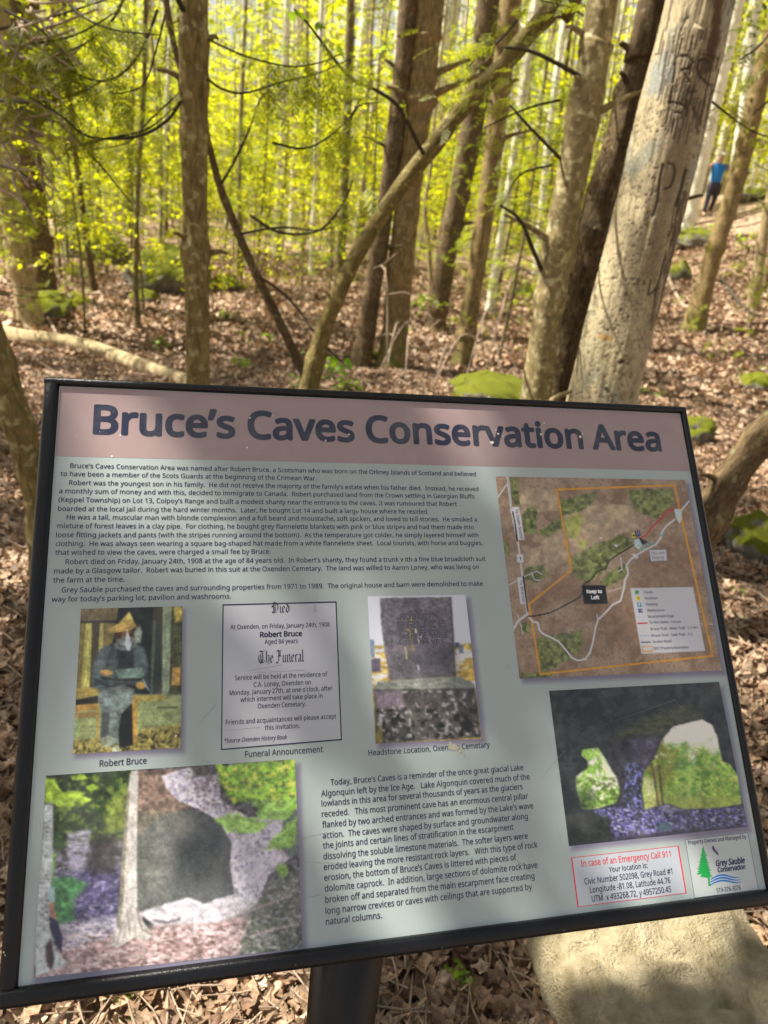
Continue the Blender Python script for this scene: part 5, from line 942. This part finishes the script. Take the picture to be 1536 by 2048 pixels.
# understorey: saplings in spring leaf
def sapling_mesh(seed, H=4.2, nb=26, leaf=.085, dens=1.0):
    r = np.random.default_rng(seed); tr = MB(); br = MB(); z = np.linspace(-.15, H, 8); ph = r.uniform(0, 6)
    P = np.stack([.10*np.sin(z*.9+ph), .10*np.cos(z*.8+ph), z], -1); Q = catmull(np.c_[P, .022*(1-.18*z)+.002], 3); tube(tr, Q[:, :3], np.maximum(Q[:, 3], .003), 6, .1, seed)
    LP = []
    for k in range(nb):
        h = H*(.16+.84*(k+.5)/nb); a = k*2.4+r.normal(0, .3); L = (.42+.75*math.sin(math.pi*min(1, (h/H)**.8)))*r.uniform(.7, 1.25); q = np.array([np.interp(h, Q[:, 2], Q[:, 0]), np.interp(h, Q[:, 2], Q[:, 1]), h])
        e = np.array([math.cos(a), math.sin(a), r.uniform(.15, .5)])*L; mid = q+e*.55+[0, 0, .05]; end = q+e+[0, 0, -.10]; tube(br, [q, mid, end], [.007, .005, .002], 3, cap=False)
        n_ = int(34*L*dens)
        for j in range(max(1, n_//6)):
            t_2 = r.uniform(.25, 1.05); c = (q+(mid-q)*min(1, t_2*2) if t_2 < .5 else mid+(end-mid)*(t_2*2-1))+r.normal(0, .13, 3)*np.array([1.3, 1.3, .4])
            for _ in range(int(r.integers(4, 10))): LP.append(c+r.normal(0, .055, 3)*np.array([1.3, 1.3, .5]))
    LP = np.array(LP); n_ = len(LP); tv = [(-.1, 0, 0), (.35, -.36, .05), (1, 0, -.12), (.35, .36, .05)]
    v, f = scatter(tv, [[0, 1, 2, 3]], LP, rots(r.uniform(0, 6.3, n_), r.normal(0, .35, n_), r.normal(.35, .35, n_)), r.uniform(.6, 1.25, n_)*leaf)
    return tr.mesh('trunk', B_STEM), br.mesh('branches', B_STEM), mk('foliage', v, f, L_SPRING)
SAPH = [4.2, 5.2, 3.2, 4.6]
SAP = [sapling_mesh(i+5, H=[4.2, 5.2, 3.2, 4.6][i], nb=[30, 38, 24, 34][i]) for i in range(4)]
cnt = 0
for k in range(3000):
    if cnt >= 200: break
    th = r_.uniform(-33, 33); d = 9.5+40*r_.random()**.8; x = d*math.sin(math.radians(th)); y = d*math.cos(math.radians(th)); z = float(hgt(x, y)); qx, qy, qz = px_of((x, y, z))
    if not free(x, y, .9): continue
    if abs(qx-1428) < 1.5*1.5*F/qz+30 and d < 25 or (d < 15 and 560 < qx < 1100 and r_.random() < .6) or (d < 13 and qx > 1000): continue
    s = r_.uniform(.7, 1.3)*(.62 if d < 17 else 1.0 if d < 24 else 1.45); i = int(r_.integers(4)); side = 'at the left' if qx < 520 else ('in the middle' if qx < 1020 else 'at the right'); dep = 'in the middle distance' if d < 22 else 'in the far distance'
    t = thing('sapling', (x, y, z), '{} yellow-green {} sapling seen {}'.format(dist_word(d), ('tall' if s*SAPH[i] > 5 else 'low'), where(qx, qz)), 'sapling', 'saplings in spring leaf under the tall trees', r_.uniform(0, 6.28)); t.scale = (s, s, s)
    put('trunk', SAP[i][0], t); put('branches', SAP[i][1], t); props(put('foliage', SAP[i][2], t), kind='stuff'); cnt += 1
def conifer_mesh(seed, H=4.6, nb=40):
    r = np.random.default_rng(seed); tr = MB(); br = MB(); fo = MB(); z = np.linspace(-.2, H, 6); P = np.stack([.06*np.sin(z+seed), .06*np.cos(z+seed), z], -1); Q = catmull(np.c_[P, .024*(1-.2*z)+.003], 3); tube(tr, Q[:, :3], np.maximum(Q[:, 3], .004), 6, .2, seed)
    for k in range(nb):
        h = H*(.10+.88*(k+r.random())/nb); a = r.uniform(0, 6.28); L = (.35+.95*(1-h/H)**.6)*r.uniform(.6, 1.2); q = np.array([np.interp(h, Q[:, 2], Q[:, 0]), np.interp(h, Q[:, 2], Q[:, 1]), h]); d = np.array([math.cos(a), math.sin(a), 0])
        B = catmull([q, q+d*L*.35-[0, 0, .10*L], q+d*L*.7-[0, 0, .08*L], q+d*L+[0, 0, .08*L]], 4); tube(br, B, np.linspace(.007, .002, len(B)), 4, cap=False); sprays(fo, B[2:], 15 if h > 1.0 else 6, .15, seed*100+k, .35, .10)
    return tr.mesh('trunk', B_STEM), br.mesh('branches', B_TWIGD), fo.mesh('foliage', L_CEDARY, sm=False)
CON = [conifer_mesh(i+3, [4.6, 3.6, 5.4][i], [44, 36, 50][i]) for i in range(3)]
for k, (px, d) in enumerate([(-30, 8), (120, 13), (210, 15), (320, 14), (60, 12), (520, 13.5), (660, 14), (480, 15), (735, 14), (140, 14), (270, 15), (390, 14), (940, 12), (1035, 9.5), (1010, 14), (1110, 12), (1165, 14), (1650, 8.5), (560, 16), (200, 18), (880, 16), (1250, 17)]):
    P = at_y(px, 500, d); x, y = P[0], d; z = float(hgt(x, y)); s = r_.uniform(.8, 1.15); t = thing('young_cedar', (x, y, z), '{} feathery young cedar seen {}'.format('nearer' if d < 9.6 else ('mid-distance' if d < 13 else 'farther'), where(px, d)), 'tree', 'young cedars among the trunks', k*1.3); t.scale = (s, s, s)
    for nm, me in zip(('trunk', 'branches', 'foliage'), CON[k % 3]): o = put(nm, me, t); (props(o, kind='stuff') if nm == 'foliage' else None)
# the far side of the woods: leaves and stems that read as one mass
r = np.random.default_rng(99); n = 110000; th = np.radians(r.uniform(-38, 38, n)); d = r.uniform(44, 85, n); x = d*np.sin(th); y = d*np.cos(th); h = r.uniform(0, 22, n)**1.0
keep = fbm(x*.35, h*.45+y*.2, 4, 3) > .46+.007*h; x, y, h = x[keep], y[keep], h[keep]; P = np.stack([x, y, hgt(x, y)+h], -1); n = len(P)
v, f = scatter([(-.5, 0, 0), (0, -.4, 0), (.6, 0, .1), (0, .4, 0)], [[0, 1, 2, 3]], P, rots(r.uniform(0, 6.3, n), r.normal(.5, .6, n), r.normal(0, .6, n)), r.uniform(.28, .55, n))
o = put('distant_woodland', mk('distant_woodland', v, f, L_FAR)); props(o, 'mass of far-off yellow-green leaves closing the view behind the tree trunks', 'woodland', None, 'stuff')
mb = MB()
for k in range(230):
    a = math.radians(r.uniform(-36, 36)); d = r.uniform(34, 70); x, y = d*math.sin(a), d*math.cos(a); z0 = float(hgt(x, y)); l1, l2 = r.normal(0, .6, 2); w_2 = r.uniform(.06, .16); tube(mb, [(x, y, z0-.3), (x+l1*.5, y+l2, z0+9), (x+l1, y+l2, z0+20)], [w_2, w_2*.8, w_2*.4], 6, cap=False)
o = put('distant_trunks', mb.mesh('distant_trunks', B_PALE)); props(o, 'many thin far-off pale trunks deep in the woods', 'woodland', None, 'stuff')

# ------------------------------------------------------------------ forest floor: boulders, logs, seedlings, dead wood
def rockmat(name, rock, rock2, moss, lo, hi, msc=5.0, bs=.8):
    m, t, p = newmat(name); tc = N(t, 'TexCoord'); o_ = tc.outputs['Object']; geo = N(t, 'NewGeometry'); sx = N(t, 'SeparateXYZ'); t.links.new(geo.outputs['Normal'], sx.inputs[0])
    n1 = noise(t, o_, 14, 6, .65, .4); n2 = noise(t, o_, msc, 4, .6); n3 = noise(t, o_, 140, 3, .7)
    c = ramp(t, n1, [(.35, rock), (.65, rock2)]); ad = N(t, 'Math', _operation='MULTIPLY_ADD'); t.links.new(sx.outputs[2], ad.inputs[0]); ad.inputs[1].default_value = .45; t.links.new(n2, ad.inputs[2])
    mo = ramp(t, ad.outputs[0], [(lo, (0, 0, 0)), (hi, (1, 1, 1))]); mc = ramp(t, n3, [(.3, tuple(np.array(moss)*.55)), (.7, tuple(np.array(moss)*1.25))])
    t.links.new(mixc(t, mo, c, mc), p.inputs['Base Color']); p.inputs['Roughness'].default_value = .95; p.inputs['Specular IOR Level'].default_value = .15
    ad2 = N(t, 'Math', _operation='ADD'); t.links.new(n1, ad2.inputs[0]); t.links.new(n3, ad2.inputs[1]); bump(t, p, ad2.outputs[0], bs, .02); return m
MOSSY = rockmat('mossy_rock', (.10, .09, .07), (.28, .25, .20), (.145, .16, .014), .58, .72, 9)
MOSSY2 = rockmat('half_mossy_rock', (.12, .11, .09), (.33, .31, .27), (.20, .22, .02), .72, .86)
def rock(name, px, py, wpx, hf, mat, label, seed, depth=.8, sink=.3, amp=.35):
    g_ = ground_hit(px, py); d = np.linalg.norm(g_-CAM); w_2 = wpx/F*d
    bm = bmesh.new(); bmesh.ops.create_icosphere(bm, subdivisions=4, radius=.5); V = np.array([v.co for v in bm.verts])
    k = 1+(fbm(V[:, 0]*2.2+seed*3.1, V[:, 1]*2.2+V[:, 2]*2.0, seed, 3)-.5)*amp*2+(fbm(V[:, 0]*7, V[:, 1]*7+V[:, 2]*6, seed+2, 2)-.5)*amp*.9-.10*np.abs(fbm(V[:, 0]*4+seed, V[:, 1]*4+V[:, 2]*4, seed+6, 2)-.5)*4; V = V*k[:, None]*np.array([w_2, w_2*depth, w_2*hf])
    for v, c in zip(bm.verts, V): v.co = c
    me = bpy.data.meshes.new(name); bm.to_mesh(me); bm.free(); me.materials.append(mat)
    for p_ in me.polygons: p_.use_smooth = True
    o = put(name, me, None, (g_[0], g_[1], float(hgt(g_[0], g_[1]))+w_2*hf*(.5-sink))); o.rotation_euler = (0, 0, seed*1.3); return props(o, label, 'rock')
RK_ = [(345, 575, 210, .50, 'large moss-covered boulder left behind the slim trunk'), (452, 582, 80, .55, 'moss-covered boulder just right of the slim trunk'), (985, 800, 225, .30, 'broad flat bright-mossed boulder just above the middle of the board'), (1515, 1110, 130, .75, 'round dark mossy boulder at the right edge beside the board'),
   (1388, 880, 80, .7, 'small bright mossy boulder touching the board’s upper right corner'), (1512, 778, 80, .5, 'mossy stone at the right edge level with the board’s top'), (1392, 490, 90, .45, 'bright mossy mound beyond the big pale tree'), (1358, 560, 50, 1.0, 'dark mossy stump-like stone right of the big pale tree'), (1500, 402, 80, .35, 'dark rock near the walker at the right edge'),
   (728, 722, 66, .55, 'dark mossy lump at the foot of the fused trunks'), (100, 628, 110, .5, 'mossy stone at the feet of the cedar trunks'), (290, 602, 60, .5, 'small yellow-mossed stone below the large mossy boulder'),
   (195, 520, 130, .55, 'dark mossy boulder behind the cedar trunks'), (1055, 590, 60, .4, 'pale bare rock left of the smooth grey trunk'), (1250, 560, 40, .4, 'low stone behind the big pale tree')]
for k, (x, y, w_2, hf, lb) in enumerate(RK_): rock('boulder', x, y, w_2, hf, MOSSY if k not in (13, 14, 8) else MOSSY2, lb, k+1)
# big pale rock in the lower right corner
g_ = ground_hit(1275, 1975); bm = bmesh.new(); bmesh.ops.create_icosphere(bm, subdivisions=6, radius=1); V = np.array([v.co for v in bm.verts]); th = np.arctan2(V[:, 1], V[:, 0]); rad = np.linalg.norm(V[:, :2], axis=1)
sq = (np.abs(np.cos(th))**3.2+np.abs(np.sin(th))**3.2)**(-1/3.2); V[:, 0] *= sq*.255; V[:, 1] *= sq*.26; V[:, 2] = np.sign(V[:, 2])*np.abs(V[:, 2])**.55*.14
V[:, :2] *= (1+(fbm(V[:, 0]*5+3, V[:, 1]*5+V[:, 2]*4, 4, 3)-.5)*.22)[:, None]; V[:, 2] += (fbm(V[:, 0]*7+1, V[:, 1]*7, 6, 4)-.5)*.07+(fbm(V[:, 0]*22, V[:, 1]*46, 9, 4)-.5)*.030-.07*smooth(.05, -.25, V[:, 0])*smooth(0, .2, V[:, 1])
st = np.sin((V[:, 1]+.3*V[:, 0])*70)*.004*smooth(.0, -.15, V[:, 0]); V[:, 2] += st
for v, c in zip(bm.verts, V): v.co = c
me = bpy.data.meshes.new('boulder'); bm.to_mesh(me); bm.free()
for p_ in me.polygons: p_.use_smooth = True
me.materials.append(rockmat('pale_sandstone', (.23, .19, .11), (.43, .37, .25), (.22, .21, .07), 1.02, 1.4, 16, .8)); o = put('boulder', me, None, (g_[0], g_[1], .075)); o.rotation_euler = (0, 0, .12); props(o, 'big pale tan flat-topped rock under the lower right of the board', 'rock')
# logs and sticks
def log(name, pts, w0, w1, mat, label, cat='log', lift=.5, seg=12, seed=1, lump=.2):
    P = np.array([ground_hit(*q) for q in pts]); d = np.linalg.norm(P-CAM, axis=1); R = np.linspace(w0, w1, len(P))/2/F*d; P[:, 2] += R*lift; Q = catmull(np.c_[P, R], 6); mb = MB(); tube(mb, Q[:, :3]-P[0], Q[:, 3], seg, lump, seed)
    return props(put(name, mb.mesh(name, mat), None, tuple(P[0])), label, cat)
B_LOG = bark('log_peeled', (.22, .17, .11), (.50, .42, .30), (.10, .075, .05), .28, .12, 16, 0, .4)
log('fallen_log', [(-60, 665), (0, 678), (70, 690), (150, 700), (215, 718), (290, 745), (370, 772), (430, 800)], 34, 32, B_LOG, 'pale peeled log lying on the leaves behind the board’s upper left')
log('stick', [(1502, 1880), (1512, 1940), (1524, 2000), (1535, 2070)], 26, 24, B_LOG, 'thick pale stick on the leaves at the lower right corner', 'stick')
for k, (pts, w_2, lb) in enumerate([([(0, 1180), (60, 1230), (40, 1350), (-10, 1420)], 10, 'thin curved stick left of the board'), ([(-10, 1560), (30, 1500), (60, 1460)], 9, 'short pale stick at the left edge by the board’s lower corner'), ([(640, 700), (720, 740), (800, 765), (870, 800)], 8, 'thin grey fallen branch behind the top of the board'), ([(1085, 700), (1180, 690), (1100, 640)], 5, 'thin bent twig behind the smooth grey trunk'),
      ([(1000, 1985), (1030, 1930), (1020, 1900)], 6, 'pale twig between the post and the pale rock'), ([(985, 1870), (1000, 1930), (1015, 2000)], 7, 'grey twig standing out of the leaves left of the pale rock'), ([(140, 2005), (190, 1990), (250, 2030)], 5, 'thin twig under the board’s lower left corner'), ([(1320, 520), (1350, 590), (1380, 620), (1430, 600)], 8, 'fallen grey branch right of the big pale tree'), ([(0, 560), (80, 620), (130, 700)], 8, 'fallen stick by the cedars'),
      ([(560, 620), (640, 600), (740, 640)], 6, 'thin fallen branch left of the fused trunks'), ([(1440, 560), (1490, 620), (1540, 640)], 8, 'dark fallen branch near the right edge'), ([(1490, 1300), (1536, 1340)], 6, 'twig right of the board')]): log('stick', pts, w_2, w_2*.6, B_TWIG if k != 10 else B_TWIGD, lb, 'stick', .8, 6, k, .15)
# tangle of grey dead branches round the brown trunks
r_ = np.random.default_rng(31)
for k in range(9):
    x, y = r_.uniform(720, 1020), r_.uniform(560, 720); Y = r_.uniform(6.5, 8.5); L = r_.uniform(60, 170); a = r_.uniform(-2.6, .3); mb = MB(); P0 = at_y(x, y, Y)
    pts = [(x+L*t*math.cos(a), y+L*t*math.sin(a)*.55+40*t*t*r_.uniform(-.4, 1)) for t in (0, .35, .7, 1)]; P = np.array([at_y(*q, Y+.3*i) for i, q in enumerate(pts)]); z_ = hgt(P[0, 0], P[0, 1]); P[0, 2] = z_
    Q = catmull(np.c_[P, np.linspace(.009, .003, 4)], 5); tube(mb, Q[:, :3]-P[0], Q[:, 3], 5, .1, k)
    for j in range(5): i = int(r_.integers(4, len(Q)-1)); e = r_.normal(0, .16, 3); tube(mb, [Q[i, :3]-P[0], Q[i, :3]-P[0]+e*.6, Q[i, :3]-P[0]+e+[0, 0, -.05]], [.006, .004, .002], 4, cap=False)
    props(put('dead_branch', mb.mesh('dead_branch', B_TWIG), None, tuple(P[0])), '{} grey dead branch {} by the brown and fused trunks'.format(('short', 'long')[int(L > 115)], ('lying leftward', 'lying steeply', 'lying level to the right')[0 if a < -1.8 else (1 if a < -.7 else 2)]), 'branch', 'dead branches around the brown trunks')
# seedlings and small cedar shoots
def seedling(px, py, size, n, label, mat=L_FRESH, kind=0, seed=0, hh=1.0):
    g_ = ground_hit(px, py); r = np.random.default_rng(seed); t = thing('seedling', g_, label, 'plant'); st = MB(); lf = MB()
    for k in range(n):
        a = r.uniform(0, 6.3); L = size*r.uniform(.5, 1.1); e = np.array([math.cos(a)*L*.7, math.sin(a)*L*.7, L*hh*r.uniform(.4, 1)]); Q = catmull([(0, 0, 0), e*[.3, .3, .6], e], 5); tube(st, Q, np.linspace(.004, .0015, len(Q)), 4, cap=False)
        if kind == 0:
            m_ = int(r.integers(3, 6)); P = Q[-1]+r.normal(0, size*.16, (m_, 3)); leaves_at(lf, P, size*.42, seed*10+k, .3)
        else: sprays(lf, Q, 6, size*.5, seed*10+k, .2, size*.05)
    put('stem', st.mesh('stem', B_STEM), t); put('foliage', lf.mesh('foliage', mat, sm=False), t)
SD = [(655, 765, .26, 9, 0, 'bright green leafy plant right of the leaning tree’s foot'), (690, 785, .20, 6, 0, 'bright green leafy plant just above the top edge of the board'), (600, 780, .18, 5, 0, 'low green plant left of the leaning tree’s foot'), (640, 540, .35, 6, 0, 'small green plant behind the leaning tree'), (700, 560, .3, 4, 0, 'sparse green plant left of the fused trunks'),
      (820, 620, .35, 6, 0, 'green sprig on the fused trunks’ foot'), (800, 670, .25, 5, 0, 'green sprig right of the fused trunks'), (320, 700, .16, 4, 0, 'tiny green plant on the leaves left of the slim trunk'), (450, 640, .2, 5, 0, 'tiny green plant right of the slim trunk'), (480, 740, .2, 5, 0, 'low dark green plant left of the leaning tree'), (520, 690, .2, 4, 0, 'small plant between the slim trunk and leaning tree'),
      (120, 620, .45, 9, 1, 'feathery green cedar seedling beside the cedar trunks'), (160, 560, .5, 9, 1, 'taller feathery cedar seedling right of the cedar trunks'), (60, 560, .4, 6, 1, 'feathery cedar seedling between the cedar trunks'), (220, 470, .7, 8, 1, 'cedar seedling behind the dark mossy boulder'), (960, 450, .5, 7, 1, 'cedar shoot between the two brown trunks'), (1440, 470, .35, 6, 0, 'green sprig in front of the slanting trunk'),
      (1230, 790, .2, 5, 0, 'green sprout below the big pale tree'), (1310, 800, .15, 4, 0, 'little green sprout right of the big pale tree’s base'), (1150, 620, .25, 4, 0, 'green sprout between the leaning trunks'), (1480, 1190, .05, 3, 0, 'tiny green sprout right of the board'), (880, 1930, .06, 4, 0, 'tiny green sprout right of the post'), (945, 1960, .06, 3, 0, 'tiny pale green sprout left of the pale rock'), (270, 2020, .04, 3, 0, 'tiny green sprout under the board’s lower left'), (1375, 480, .4, 9, 0, 'bright green bush beyond the big pale tree'), (1500, 500, .4, 5, 0, 'green tuft near the right edge')]
for k, (x, y, s, n_, kd, lb) in enumerate(SD): seedling(x, y, s, n_, lb, L_FRESH if kd == 0 else L_CEDAR, kd, k+1)

# ------------------------------------------------------------------ the walker in the distance
SKIN = plain('skin', (.50, .30, .22), .6); SHIRT = plain('blue_shirt', (.03, .20, .60), .85, .2, 0, .15, 20); TROU = plain('dark_trousers', (.055, .05, .075), .85, .2, 0, .15, 20); CAPM = plain('white_cap', (.75, .75, .74), .8, .2); HAIR = plain('hair', (.09, .05, .03), .8); SHOE = plain('shoe', (.05, .045, .04), .7)
gp = ground_hit(1415, 430); D_ = at_y(1415, 430, 24.0); base = np.array([D_[0], 24.0, float(hgt(D_[0], 24.0))])
walker = thing('person', base, 'walker in blue T-shirt, dark trousers and white cap, both hands raised to the face', 'person')
def skin(name, J, E_s, mat, parent, sub_=2):
    me = bpy.data.meshes.new(name); me.from_pydata([j[:3] for j in J], E_s, []); o = bpy.data.objects.new(name, me); C.objects.link(o); sk = o.modifiers.new('s', 'SKIN'); o.modifiers.new('b', 'SUBSURF').levels = sub_
    for v, j in zip(me.skin_vertices[0].data, J): v.radius = (j[3], j[4] if len(j) > 4 else j[3])
    me.skin_vertices[0].data[0].use_root = True; bpy.context.view_layer.update(); nm = bpy.data.meshes.new_from_object(o.evaluated_get(bpy.context.evaluated_depsgraph_get())); bpy.data.objects.remove(o)
    nm.materials.clear(); nm.materials.append(mat)
    for p_ in nm.polygons: p_.use_smooth = True; p_.material_index = 0
    nm.name = name; return put(name, nm, parent)
J = [(0, 0, .95, .13, .10), (0, 0, 1.12, .12, .09), (0, 0, 1.32, .15, .10), (0, 0, 1.45, .06), (0, -.01, 1.53, .055), (0, -.02, 1.60, .075, .09), (0, -.01, 1.68, .07, .085),
     (-.17, 0, 1.40, .055), (-.33, -.06, 1.30, .042), (-.36, -.12, 1.29, .038), (-.16, -.16, 1.50, .028), (-.09, -.15, 1.57, .03, .02), (.17, 0, 1.40, .055), (.33, -.06, 1.30, .042), (.36, -.12, 1.29, .038), (.16, -.16, 1.50, .028), (.09, -.15, 1.57, .03, .02),
     (-.10, 0, .86, .09), (-.11, -.03, .48, .058), (-.12, .02, .09, .04), (-.13, -.12, .035, .035, .03), (.10, 0, .86, .09), (.12, .08, .50, .058), (.11, .22, .13, .04), (.12, .12, .05, .035, .03)]
Ed = [(0, 1), (1, 2), (2, 3), (3, 4), (4, 5), (5, 6), (2, 7), (7, 8), (8, 9), (9, 10), (10, 11), (2, 12), (12, 13), (13, 14), (14, 15), (15, 16), (0, 17), (17, 18), (18, 19), (19, 20), (0, 21), (21, 22), (22, 23), (23, 24)]
bd = skin('body', J, Ed, SKIN, walker)
for s in (-1, 1):
    for q in range(4): mb = MB(); tube(mb, [(s*.09, -.15, 1.575), (s*(.075-.012*q), -.165+.004*q, 1.60+.012*q), (s*(.06-.016*q), -.155, 1.615+.012*q)], [.010, .009, .006], 6); put('finger', mb.mesh('finger', SKIN), walker)
    mb = MB(); tube(mb, [(s*.095, -.14, 1.56), (s*.07, -.155, 1.555), (s*.055, -.15, 1.565)], [.011, .010, .007], 6); put('thumb', mb.mesh('thumb', SKIN), walker)
skin('shirt', [(0, 0, .88, .20, .165), (0, 0, 1.10, .165, .135), (0, 0, 1.32, .165, .12), (0, 0, 1.44, .085), (-.18, 0, 1.40, .08), (-.28, -.04, 1.335, .062), (.18, 0, 1.40, .08), (.28, -.04, 1.335, .062)], [(0, 1), (1, 2), (2, 3), (2, 4), (4, 5), (2, 6), (6, 7)], SHIRT, walker)
skin('trousers', [(0, 0, 1.02, .165, .14), (0, 0, .92, .185, .15), (-.10, 0, .80, .13), (-.11, -.03, .48, .078), (-.12, .02, .12, .062), (.10, 0, .80, .13), (.12, .08, .50, .078), (.11, .22, .16, .062)], [(0, 1), (1, 2), (2, 3), (3, 4), (1, 5), (5, 6), (6, 7)], TROU, walker)
skin('hair', [(0, .01, 1.70, .085, .095), (0, .05, 1.62, .07, .07), (0, .06, 1.55, .05, .05)], [(0, 1), (1, 2)], HAIR, walker); skin('cap', [(0, .0, 1.76, .05, .06), (0, .0, 1.70, .10, .115), (0, -.10, 1.695, .06, .02), (0, -.19, 1.685, .05, .012)], [(0, 1), (1, 2), (2, 3)], CAPM, walker)
for s, y_, z_ in ((-1, -.07, .04), (1, .17, .075)): skin('shoe', [(s*.12, y_+.08, z_+.01, .045, .045), (s*.12, y_, z_, .045, .04), (s*.13, y_-.12, z_-.01, .042, .03)], [(0, 1), (1, 2)], SHOE, walker)
for s in (-1, 1): mb = MB(); tube(mb, [(s*.028, -.097, 1.625), (s*.028, -.104, 1.625)], .011, 8); put('eye', mb.mesh('eye', plain('eye', (.02, .02, .02), .3)), walker)
mb = MB(); tube(mb, [(0, -.10, 1.62), (0, -.118, 1.59), (0, -.105, 1.58)], [.010, .014, .010], 6); put('nose', mb.mesh('nose', SKIN), walker)
mb = MB(); tube(mb, [(-.022, -.098, 1.555), (0, -.103, 1.553), (.022, -.098, 1.555)], [.004, .006, .004], 6); put('mouth', mb.mesh('mouth', plain('lips', (.35, .12, .1), .5)), walker)
